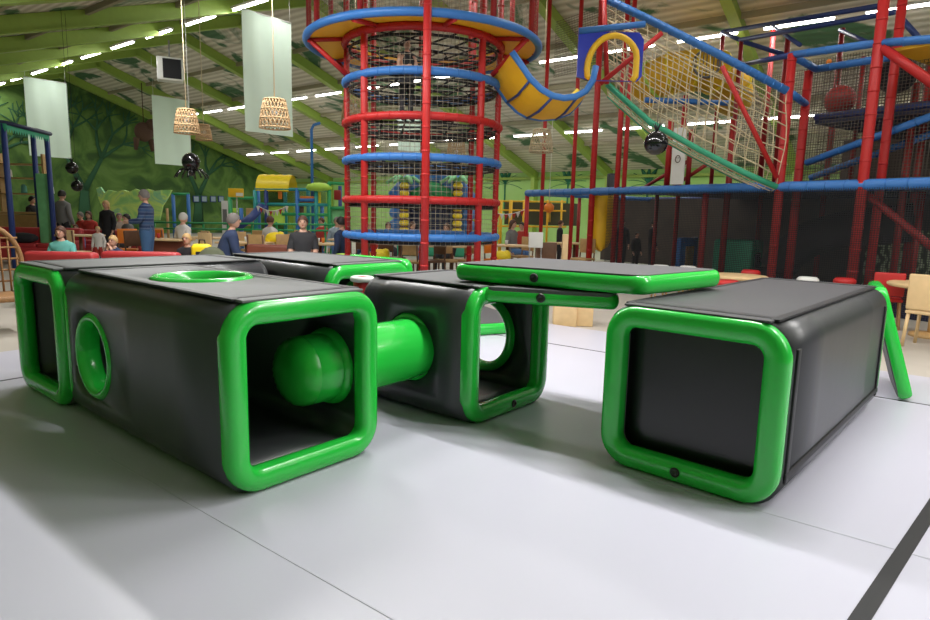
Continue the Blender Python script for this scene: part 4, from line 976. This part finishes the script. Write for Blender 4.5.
# cups and bags on tables
for k, (x, Y, m) in enumerate(((152, 14.1, 'white_paint'), (158, 14.3, 'red_cloth'), (200, 15.4, 'white_paint'), (208, 15.4, 'yellow'), (246, 13.5, 'white_paint'), (251, 13.6, 'white_paint'), (318, 13.7, 'white_paint'), (323, 13.9, 'orange'), (351, 16.1, 'white_paint'), (455, 13.9, 'white_paint'), (507, 14.9, 'white_paint'))):
    p = gp(x, Y); b = MB(); b.lathe([(.028, 0), (.04, .11), (.036, .11), (.025, .01)], (0, 0, 0), 12); o = b.build('cup', m); o.location = (p[0], p[1], .72)
    tag(o, 'cup standing on the cafe table at ' + ('the striped man, pale', 'the striped man, red', 'the white-haired person, pale', 'the white-haired person, yellow', 'the man in navy, nearer the jumper', 'the man in navy, closer to the woman', 'the woman in grey, pale', 'the woman in grey, orange', 'the tower poles', 'the dark-haired child', 'the far side of the tower')[k], 'cup', 'cups')
# bean bag / yellow toy and coloured cushions
for k, (x, Y, z, m, lab) in enumerate(((275, 13.9, .80, 'yellow_bright', 'yellow soft toy lying on the dark red bench back'), (342, 12.6, .45, 'lime_leaf', 'lime green coat heaped on a chair by the tower'), (380, 13.5, .5, 'yellow_bright', 'yellow jacket on a chair behind the tower poles'), (502, 13.9, .5, 'yellow_bright', 'yellow coat over the orange chair'))):
    p = gp(x, Y); b = MB(); b.ball((0, 0, 0), .17, 14, (1.3, .7, .8)); b.ball((.12, 0, .06), .09, 10); b.ball((-.13, 0, -.05), .1, 10); o = b.build('soft_bundle', m); o.location = (p[0], p[1], z); tag(o, lab, 'soft item')
# ================================================================ kiosk with dark blue posts
p = gp(5, 15.5); ko = empty('kiosk', (p[0], p[1], -.03), 0, 'open kiosk with dark blue posts, green scalloped canopy edge and wooden shelves', 'kiosk'); K0 = ko.location.copy()
def kp(x, y, Y): return at(x, y, Y)-K0
for x, y, Y in ((7, 170, 14), (36, 175, 16), (50, 180, 15.4), (-30, 170, 16)):
    q = kp(x, y, Y); b = MB(); b.tube([(q.x, q.y, 0), (q.x, q.y, at(x, 122+x*.25, Y).z+.03)], .06, 8); b.build('post', 'navy', ko)
b = MB(); A, B2, D = kp(-25, 119, 14), kp(7, 123, 14), kp(50, 134, 15.4); b.tube([A, B2, D], .05, 6); b.tube([D, kp(36, 130, 16.5), A+Vector((0, 2.4, 0))], .05, 6); b.build('top_rail', 'navy_dark', ko)
rows = [[], []]
for k in range(53):
    t = k/52; q = B2.lerp(D, (t-.3)/.7) if t > .3 else A.lerp(B2, t/.3); rows[0].append(q+Vector((0, -.05, -.02))); rows[1].append(q+Vector((0, -.05, -.19 if k % 2 else -.09)))
b = MB(); b.grid(rows, False); b.grid([[p+Vector((0, .015, 0)) for p in r_] for r_ in rows[::-1]], False); b.grid([rows[1], [p+Vector((0, .015, 0)) for p in rows[1]]], False)
b.build('canopy_fringe', 'green_rope', ko)
b = MB(); q = kp(60, 190, 18); b.box((q.x-1.9, q.y, 1.2), (3.2, .5, .06)); b.box((q.x-1.9, q.y, .6), (3.2, .45, 1.1)); b.build('counter', 'wood', ko)
for z in (1.75, 2.2, 2.6): b = MB(); b.box((q.x-2.1, q.y+.7, z), (2.6, .35, .04)); b.build('shelf', 'wood', ko)
for x in (-3.3, -2.1, -.8): b = MB(); b.box((q.x+x, q.y+.7, 1.45), (.06, .35, 2.9)); b.build('shelf_upright', 'wood', ko)
b = MB(); q = kp(44, 190, 15.6); b.box((q.x, q.y, 1.1), (.35, .04, 2.2), bev=.01); b.build('side_panel', 'mint_leaf', ko)
for k in range(7):
    qq = Vector((kp(60, 190, 18).x-3.1+k*.4, kp(60, 190, 18).y+.68, (1.77, 2.22)[k % 2])) + K0; b = MB(); b.lathe([(.06, 0), (.08, .02), (.07, .2), (.03, .26)], (0, 0, 0), 10); o = b.build('jar', ('white_paint', 'orange', 'red_cloth', 'white_paint', 'teal_cloth', 'wood_pale', 'white_paint')[k]); o.location = qq; tag(o, 'jar on the kiosk shelves behind the dark blue posts', 'jar', 'jars on the kiosk shelves')
# ================================================================ wicker chair at the edge
p = gp(2, 7.6); r = empty('wicker_armchair', (onz(-2, 330).x, onz(-2, 330).y, -.03), .9, 'tall brown wicker armchair cut off at the edge beside the tunnel', 'armchair')
b = MB(); prof = []
for i in range(17):
    a = PI*i/16; prof.append(Vector((.36*math.cos(a), .28, .75+.45*math.sin(a))))
b.tube([Vector((.33, .2, .4))]+prof+[Vector((-.33, .2, .4))], .03, 8); b.build('back_hoop', 'wicker_brown', r)
for k in range(-4, 5): b = MB() if k == -4 else b; b.tube([(k*.075, .22, .42), (k*.08, .29, .75+.45*math.sqrt(max(0, 1-(k*.08/.36)**2)))], .012, 5)
for z in (.55, .68, .81, .94, 1.05): b.tube([(-.33, .26, z), (0, .29, z), (.33, .26, z)], .012, 5)
b.build('back_weave', 'wicker_brown', r)
b = MB(); b.box((0, 0, .4), (.66, .56, .07), bev=.03); b.build('seat', 'wicker_brown', r)
for sx in (-1, 1):
    b = MB(); b.tube([(sx*.33, .25, .68), (sx*.36, 0, .68), (sx*.33, -.26, .62), (sx*.32, -.27, .4)], .026, 8); b.build('armrest', 'wicker_brown', r)
    for sy in (-1, 1): b = MB(); b.tube([(sx*.3, sy*.25, .4), (sx*.32, sy*.27, 0)], .028, 8); b.build('leg', 'wicker_brown', r)
# ================================================================ right: craft tables with stools
def round_table(x, y, rr, z, label, yaw=0):
    q = onz(x, y, z); r = empty('round_table', (q.x, q.y, -.03), yaw, label, 'table', 'wooden play tables')
    b = MB(); b.lathe([(rr-.02, z-.02), (rr, z), (rr, z+.02), (rr-.02, z+.03)], (0, 0, 0), 36); b.build('tabletop', 'wood_pale', r)
    b = MB(); b.tube([(0, 0, z-.02), (0, 0, .02)], .05, 10); b.build('pedestal', 'wood', r); b = MB(); b.lathe([(.25, 0), (.24, .04), (.06, .06)], (0, 0, 0), 20); b.build('base', 'wood', r)
round_table(737, 275, .42, .62, 'round pale wooden table beyond the big closed tunnel'); round_table(938, 284, .55, .66, 'round pale wooden table at the far right, behind the red chair')
def stool(x, y, m, label):
    z = .60; q = onz(x, y, z); r = empty('stool', (q.x, q.y, -.03), 0, label, 'stool', 'round topped stools')
    b = MB(); b.lathe([(.13, z-.06), (.15, z-.04), (.15, z), (.12, z+.03)], (0, 0, 0), 24); b.build('seat', m, r)
    for k in range(4): a = PI/4+k*PI/2; b = MB(); b.tube([(.09*math.cos(a), .09*math.sin(a), z-.05), (.15*math.cos(a), .15*math.sin(a), 0)], .018, 6); b.build('leg', 'wood', r)
stool(728, 280, 'red_pad', 'red stool right beside the bridging mat corner'); stool(751, 270, 'red_pad', 'red stool behind the round table'); stool(845, 278, 'red_pad', 'red stool beyond the top middle of the big tunnel')
stool(688, 266, 'white_paint', 'white stool just past the bridging mat'); stool(661, 265, 'white_paint', 'white stool second from the red stools behind the mat'); stool(808, 277, 'white_paint', 'white stool between the red stools beyond the big tunnel')
r = empty('wooden_chair', (onz(928, 345).x, onz(928, 345).y, -.03), 2.2, 'pale wooden chair at the right edge by the leaning mat', 'chair')
b = MB(); b.box((0, 0, .42), (.42, .42, .04), bev=.012); b.build('seat', 'wood_pale', r); b = MB(); b.box((0, .2, .66), (.42, .03, .42), bev=.02); b.build('backrest', 'wood_pale', r)
for sx in (-1, 1):
    for sy in (-1, 1): b = MB(); b.tube([(sx*.18, sy*.18, .41), (sx*.2, sy*.2, 0)], .02, 6); b.build('leg', 'wood_pale', r)
r = empty('red_chair', (onz(888, 330).x+.2, onz(888, 330).y+.4, -.03), 2.6, 'small red chair between the round table and big tunnel', 'chair')
b = MB(); b.box((0, 0, .4), (.36, .36, .04), bev=.012); b.build('seat', 'red_pad', r); b = MB(); b.box((0, .17, .62), (.36, .03, .32), bev=.015); b.build('backrest', 'red_pad', r)
for sx in (-1, 1):
    for sy in (-1, 1): b = MB(); b.tube([(sx*.15, sy*.15, .39), (sx*.17, sy*.17, 0)], .016, 6); b.build('leg', 'wood', r)
for k, (x0, x1, lab) in enumerate(((556, 576, 'tan cardboard-coloured box standing past the cube tunnel'), (578, 591, 'narrow tan box beside the wider one past the cube tunnel'))):
    a, c = onz(x0, 323), onz(x1, 326); b = MB(); b.box((0, 0, .2), ((c-a).length, .3, .42), bev=.012); o = b.build('wooden_block', 'wood_pale'); o.location = ((a.x+c.x)/2, (a.y+c.y)/2+.15, -.02); o.rotation_euler.z = -.1; tag(o, lab, 'box')
c = at(565, 245, 11.2); b = MB(); b.box((0, 0, .55), (.1, .1, 1.16), bev=.01); o = b.build('wooden_post', 'wood_pale'); o.location = (c.x, c.y, -.03); tag(o, 'short pale wooden post by the dark chair and thin red posts', 'post')
r = empty('white_board', (at(536, 234, 12.2).x, 12.2, -.03), 0, 'white notice board on legs beside the first thin red post', 'board')
b = MB(); b.box((0, 0, .98), (.28, .03, .3), bev=.01); b.build('board', 'white_paint', r)
for sx in (-1, 1): b = MB(); b.tube([(sx*.11, 0, .86), (sx*.13, .02, 0)], .014, 6); b.build('leg', 'metal', r)
# ================================================================ far play corner
FY = 21.0
pc = empty('toddler_play_frame', (at(290, 220, FY).x, FY, -.03), 0, 'green and blue toddler climbing frame with yellow barrel roof', 'play structure'); PC = pc.location.copy()
def q3(x, y, Y=FY): return at(x, y, Y)-PC
for k, (x, yt, m, d) in enumerate(((230, 196, 'green_paint', 0), (241, 208, 'blue_pad', 0), (255, 190, 'teal_paint', 0), (266, 190, 'navy', 0), (297, 188, 'blue_pad', 0), (316, 190, 'teal_paint', 0), (329, 183, 'green_paint', 0), (346, 184, 'green_paint', 0), (285, 189, 'teal_paint', 1.6), (308, 189, 'teal_paint', 1.6), (340, 186, 'navy', 1.6), (258, 190, 'blue_pad', 1.6), (322, 205, 'blue_pad', 1.0))):
    a = q3(x, yt, FY+d); b = MB(); b.tube([(a.x, a.y, 0), a], .07, 6); b.build('post', m, pc)
for x1, y1, x2, y2, m in ((229, 198, 256, 198, 'green_paint'), (255, 189, 330, 190, 'teal_paint'), (328, 183, 348, 184, 'green_paint'), (255, 204, 330, 205, 'teal_paint'), (328, 208, 348, 208, 'green_paint'), (282, 214, 330, 215, 'green_paint'), (297, 200, 316, 200, 'blue_pad')):
    b = MB(); b.tube([q3(x1, y1), q3(x2, y2)], .06, 6); b.build('rail', m, pc)
for x1, x2, y1, y2, m in ((231, 241, 208, 221, 'lime_leaf'), (232, 244, 214, 226, 'yellow'), (267, 285, 206, 224, 'lime_leaf'), (329, 346, 209, 230, 'mint_leaf'), (317, 321, 192, 206, 'yellow_bright'), (297, 304, 206, 222, 'wood_dark'), (334, 341, 190, 200, 'red_dark'), (278, 282, 190, 199, 'orange'), (300, 314, 196, 203, 'orange'), (246, 254, 208, 226, 'wood')):
    a, c = q3(x1, y1, FY+.1), q3(x2, y2, FY+.1); b = MB(); b.box(((a.x+c.x)/2, a.y, (a.z+c.z)/2), (abs(c.x-a.x), .06, abs(a.z-c.z)), bev=.02); b.build('panel', m, pc)
a = q3(256, 189); b = MB(); w_ = q3(289, 189).x-a.x; rows = []
Rb = .5
for i in range(9):
    t = i/8; rows.append([Vector((a.x+w_*t, a.y+.5-math.cos(PI*k/14)*.55, a.z+math.sin(PI*k/14)*Rb*(1+.04*(i % 2)))) for k in range(15)])
b.grid(rows); b.grid([[p-Vector((0, 0, .05)) for p in rr] for rr in rows]); b.build('barrel_roof', 'yellow_bright', pc, fix=False)
b = MB(); b.grid([[p for p in rows[0]], [Vector((p.x, p.y, a.z)) for p in rows[0]]], False); b.grid([[p+Vector((.06, 0, 0)) for p in rows[0]], [Vector((p.x+.06, p.y, a.z)) for p in rows[0]]], False); b.build('roof_end', 'yellow_deck', pc, fix=False)
b = MB(); b.ball(q3(319, 187), .42, 12, (1, .7, .35)); b.ball(q3(313, 188), .25, 10, (1, .7, .4)); b.ball(q3(325, 188), .25, 10, (1, .7, .4)); b.build('palm_crown', 'lime_leaf', pc)
b = MB(); b.tube([q3(262, 206, FY-.4), q3(252, 217, FY-.7), q3(238, 227, FY-1.1)], .2, 10, ry=.12); b.build('slide_chute', 'navy', pc)
netsheet('frame_net', 'net_dark', [[q3(266+i*10, y, FY+.8) for i in range(7)] for y in (190, 204)], pc)
b = MB(); b.tube([q3(241, 184, FY), q3(229, 184, FY)], .0001, 3)
r = empty('hanging_sign', (at(236, 194, 20).x, 20, at(236, 197, 20).z), 0, 'small yellow and white sign board hanging above the green rail', 'sign')
b = MB(); b.box((0, 0, .13), (.48, .04, .27), bev=.01); b.build('sign_board', 'yellow', r); b = MB(); b.box((.12, -.025, .08), (.22, .01, .1)); b.build('sign_patch', 'white_paint', r)
b = MB(); b.tube([(0, .05, .1), (0, .05, -r.location.z-.03)], .02, 6); b.build('support_pole', 'metal', r)
b = MB(); b.tube([(0, 0, 0), (0, 0, 4.2), (.08, 0, 4.35), (.3, 0, 4.42)], .05, 8); o = b.build('blue_pole', 'blue_pad'); o.location = (at(312, 170, 22).x, 22, -.03); tag(o, 'thin pale blue pole rising above the toddler climbing frame', 'pole')
# bunting
r = empty('bunting', at(283, 215, 18), 0, 'string of small pale and pink pennants under the barrel roof', 'bunting')
P0 = [at(258+i*3.2, 206+5*math.sin(PI*i/9), 18)-r.location for i in range(10)]
b = MB(); b.tube(P0, .01, 4); b.build('string', 'white_paint', r)
for i, p in enumerate(P0): b = MB(); b.prism([(-.05, 0), (.05, 0), (0, -.16)], -.004, .004, lambda v, p=p: p+Vector((v.x, v.z, v.y))); b.build('pennant', ('white_cloth', 'red_cloth', 'sand_cloth')[i % 3], r)
r = empty('bunting', at(510, 212, 18), 0, 'string of pale pennants in front of the yellow frame right of the tower', 'bunting')
P0 = [at(494+i*4, 213+3*math.sin(PI*i/8)-i*.5, 18)-r.location for i in range(9)]
b = MB(); b.tube(P0, .01, 4); b.build('string', 'white_paint', r)
for i, p in enumerate(P0): b = MB(); b.prism([(-.06, 0), (.06, 0), (0, -.16)], -.004, .004, lambda v, p=p: p+Vector((v.x, v.z, v.y))); b.build('pennant', ('white_cloth', 'red_cloth')[i % 2], r)
# low green rail fence
r = empty('rail_fence', (at(250, 230, 18).x, 18, -.03), 0, 'low green metal rail fence in front of the toddler area', 'fence'); ro = r.location.copy()
for y in (222, 228): b = MB(); b.tube([at(130, y, 19)-ro, at(350, y+3, 17)-ro], .03, 6); b.build('rail', 'green_paint', r)
for i in range(10): q = at(130+i*24.4, 222, 19-i*.22)-ro; b = MB(); b.tube([(q.x, q.y, 0), q], .03, 6); b.build('post', 'green_paint', r)
# leafy jungle panel
jx = [(97, 188), (101, 187), (105, 193), (109, 190), (118, 192), (124, 190), (130, 192), (136, 189), (142, 191), (148, 189), (155, 191), (162, 190), (172, 190), (168, 198), (163, 206), (160, 220), (140, 221), (120, 222), (108, 220), (103, 208), (99, 198)]
c0 = at(135, 220, 20); b = MB(); zz = at(135, 222, 20).z; b.prism([(at(x, y, 20).x-c0.x, at(x, y, 20).z) for x, y in jx], -.04, .04, lambda p: Vector((p.x, p.z, p.y)))
ramp_mat('jungle_print', [(0, (.15, .5, .15)), (.42, (.35, .75, .25)), (.55, (.7, .95, .25)), (.65, (.3, .7, .4)), (1, (.8, .95, .4))], 'noise', 1.5, 3, 1.5, .7)
jo = empty('jungle_panel', (c0.x, 20, 0), 0, 'leaf-edged green jungle cutout panel behind the striped man', 'panel'); b.build('cutout', 'jungle_print', jo)
for dx in (-1, 1): b = MB(); b.tube([(dx, .08, -.03), (dx, .08, 1.4)], .04, 6); b.build('support', 'wood', jo)
# blue and green goal frame
r = empty('goal_frame', (at(180, 220, 19).x, 19, -.03), 0, 'narrow frame of blue uprights and green top bar', 'goal frame'); ro = r.location.copy()
for x in (173, 188): q = at(x, 194, 19)-ro; b = MB(); b.tube([(q.x, 0, 0), (q.x, 0, q.z)], .05, 6); b.build('upright', 'blue_pad', r)
b = MB(); b.tube([at(172, 194, 19)-ro, at(189, 194, 19)-ro], .045, 6); b.build('crossbar', 'green_paint', r)
for k, x in enumerate((196, 204, 213, 221)):
    d = ray(x, 199); tt = (TEND-.06)/d.dot(U); P = Vector((0, 0, CAM_H))+d*tt; r = empty('picture', P, yaw_of(U), 'small pale blue picture in a row on the jungle wall', 'picture', 'blue pictures on the end wall')
    b = MB(); b.box((0, 0, 0), (.36, .05, .36)); b.build('picture_frame', 'navy', r); b = MB(); b.box((0, -.03, 0), (.28, .02, .28)); b.build('print', 'light_denim', r)
r = empty('roll_up_banner', (at(225, 215, 19.5).x, 19.5, -.03), 0, 'white upright roll-up banner with grey print by the toddler frame', 'banner stand'); z1 = at(225, 203, 19.5).z
b = MB(); b.box((0, 0, z1/2+.1), (.2, .02, z1), bev=.004); b.build('banner_sheet', 'white_cloth', r); b = MB(); b.box((0, -.014, z1*.75), (.13, .006, z1*.3)); b.build('print', 'grey_cloth', r); b = MB(); b.box((0, 0, .04), (.25, .2, .08), bev=.01); b.build('base', 'metal', r)
# bouncy castle
BY = 22.0
bc_ = empty('bouncy_castle', (at(430, 220, BY).x, BY, -.03), 0, 'blue and green bouncy castle with striped yellow palm columns behind the tower', 'bouncy castle'); BC = bc_.location.copy()
def qb(x, y, Y=BY): return at(x, y, Y)-BC
a0, a1 = qb(398, 232), qb(466, 232); 
b = MB(); b.tube([qb(396, 200), qb(408, 186), qb(425, 175), qb(440, 173), qb(452, 182), qb(464, 196), qb(470, 204)], .36, 14); b.build('arch_tube', 'blue_pad', bc_)
b = MB(); b.tube([qb(412, 196, BY-.1), qb(432, 188, BY-.1), qb(455, 196, BY-.1)], .26, 12); b.build('arch_trim', 'green_paint', bc_)
for x, m in ((398, 'blue_pad'), (467, 'blue_pad')):
    q = qb(x, 232); b = MB()
    for z in (.25, .65, 1.05, 1.45, 1.85): b.ball((q.x, 0, z), .32, 12, (1, 1, .75))
    b.build('side_column', m, bc_)
b = MB(); b.box(((a0.x+a1.x)/2, .6, .95), (a1.x-a0.x, .3, 1.9), bev=.1); b.build('rear_wall', 'navy_dark', bc_)
b = MB(); b.box(((a0.x+a1.x)/2, .1, .2), (a1.x-a0.x, 1.6, .4), bev=.1); b.build('bounce_floor', 'green_rope', bc_)
for x in (404, 457):
    q = qb(x, 232, BY-.5); zt = qb(x, 182, BY-.5).z; b = MB(); n = 10
    for i in range(n): b.ball((q.x, q.y, zt*(i+.5)/n), .17, 12, (1, 1, .8))
    tr = b.build('palm_column', 'yellow_bright', bc_)
    b = MB()
    for i in range(1, n): b.tube(circ(.15, zt*i/n, 16, 0, 2*PI, Vector((q.x, q.y, 0))), .03, 5, True)
    b.build('column_band', 'wood_dark', tr)
    for k in range(6): a = k*PI/3; b = MB(); b.tube([(q.x, q.y, zt), (q.x+.3*math.cos(a), q.y+.3*math.sin(a), zt+.16), (q.x+.6*math.cos(a), q.y+.6*math.sin(a), zt-.05)], [.1, .13, .03], 8, ry=.06); b.build('frond', 'mint_leaf', bc_)
# yellow fence frame right of the tower
YY = 19.0
r = empty('yellow_play_pen', (at(520, 220, YY).x, YY, -.03), 0, 'yellow framed play pen with brown fence right of the tower', 'play pen'); ro = r.location.copy()
for x in (501, 511, 524, 548, 562): q = at(x, 200, YY)-ro; b = MB(); b.tube([(q.x, q.y, 0), q], .06 if x < 515 else .035, 6); b.build('post', 'yellow', r)
for y in (201, 210, 226): b = MB(); b.tube([at(494, y, YY)-ro, at(566, y+1, YY)-ro], .03, 6); b.build('rail', 'yellow', r)
a, c = at(505, 202, YY+.2)-ro, at(580, 226, YY+.2)-ro; b = MB(); b.box(((a.x+c.x)/2, a.y, (a.z+c.z)/2), (c.x-a.x, .05, a.z-c.z)); b.build('fence_panel', 'olive_cloth', r)
r = empty('paper_lantern', at(549, 208, 16), 0, 'small orange lantern hanging in front of the yellow play pen', 'lantern')
b = MB(); b.lathe([(.04, -.12), (.12, -.05), (.13, .05), (.05, .13)], (0, 0, 0), 14); b.build('lantern_body', 'orange', r); b = MB(); b.tube([(0, 0, .12), (0, 0, 2.6)], .006, 4); b.build('cord', 'white_paint', r)
for k in range(3): b = MB(); b.tube([(.03*(k-1), 0, -.12), (.04*(k-1), 0, -.35)], .01, 4); b.build('ribbon', 'yellow', r)
c = at(609, 180, 20)
c = at(612, 182, 24); r = empty('loudspeaker', (c.x, c.y, c.z-.3), 0, 'black loudspeaker fixed high on the lime wall pillar', 'loudspeaker'); b = MB(); b.box((0, 0, .3), (.34, .3, .62), bev=.03); b.build('cabinet_body', 'black_cloth', r); b = MB(); b.box((0, -.16, .3), (.26, .02, .5)); b.build('speaker_front', 'dark_cloth', r)
# ================================================================ world, camera, view
sc = bpy.context.scene
w = bpy.data.worlds.new('World'); sc.world = w; w.use_nodes = True
bg = w.node_tree.nodes['Background']; bg.inputs[0].default_value = (.9, .95, 1, 1); bg.inputs[1].default_value = .2
cam = bpy.data.cameras.new('camera'); co = bpy.data.objects.new('camera', cam); C.objects.link(co)
cam.sensor_width = 36; cam.lens = FPX/930*36; cam.clip_start = .05; cam.clip_end = 200
co.location = (0, 0, CAM_H)
co.matrix_world = Matrix.Translation((0, 0, CAM_H)) @ Matrix.Rotation(PI/2-PITCH, 4, 'X') @ Matrix.Rotation(ROLL, 4, 'Z')
sc.camera = co
sc.view_settings.view_transform = 'Standard'; sc.view_settings.look = 'None'; sc.view_settings.exposure = EXPO; sc.view_settings.gamma = 1
sc.cycles.transparent_max_bounces = 32; sc.cycles.max_bounces = 8
sc.cycles.use_denoising = True
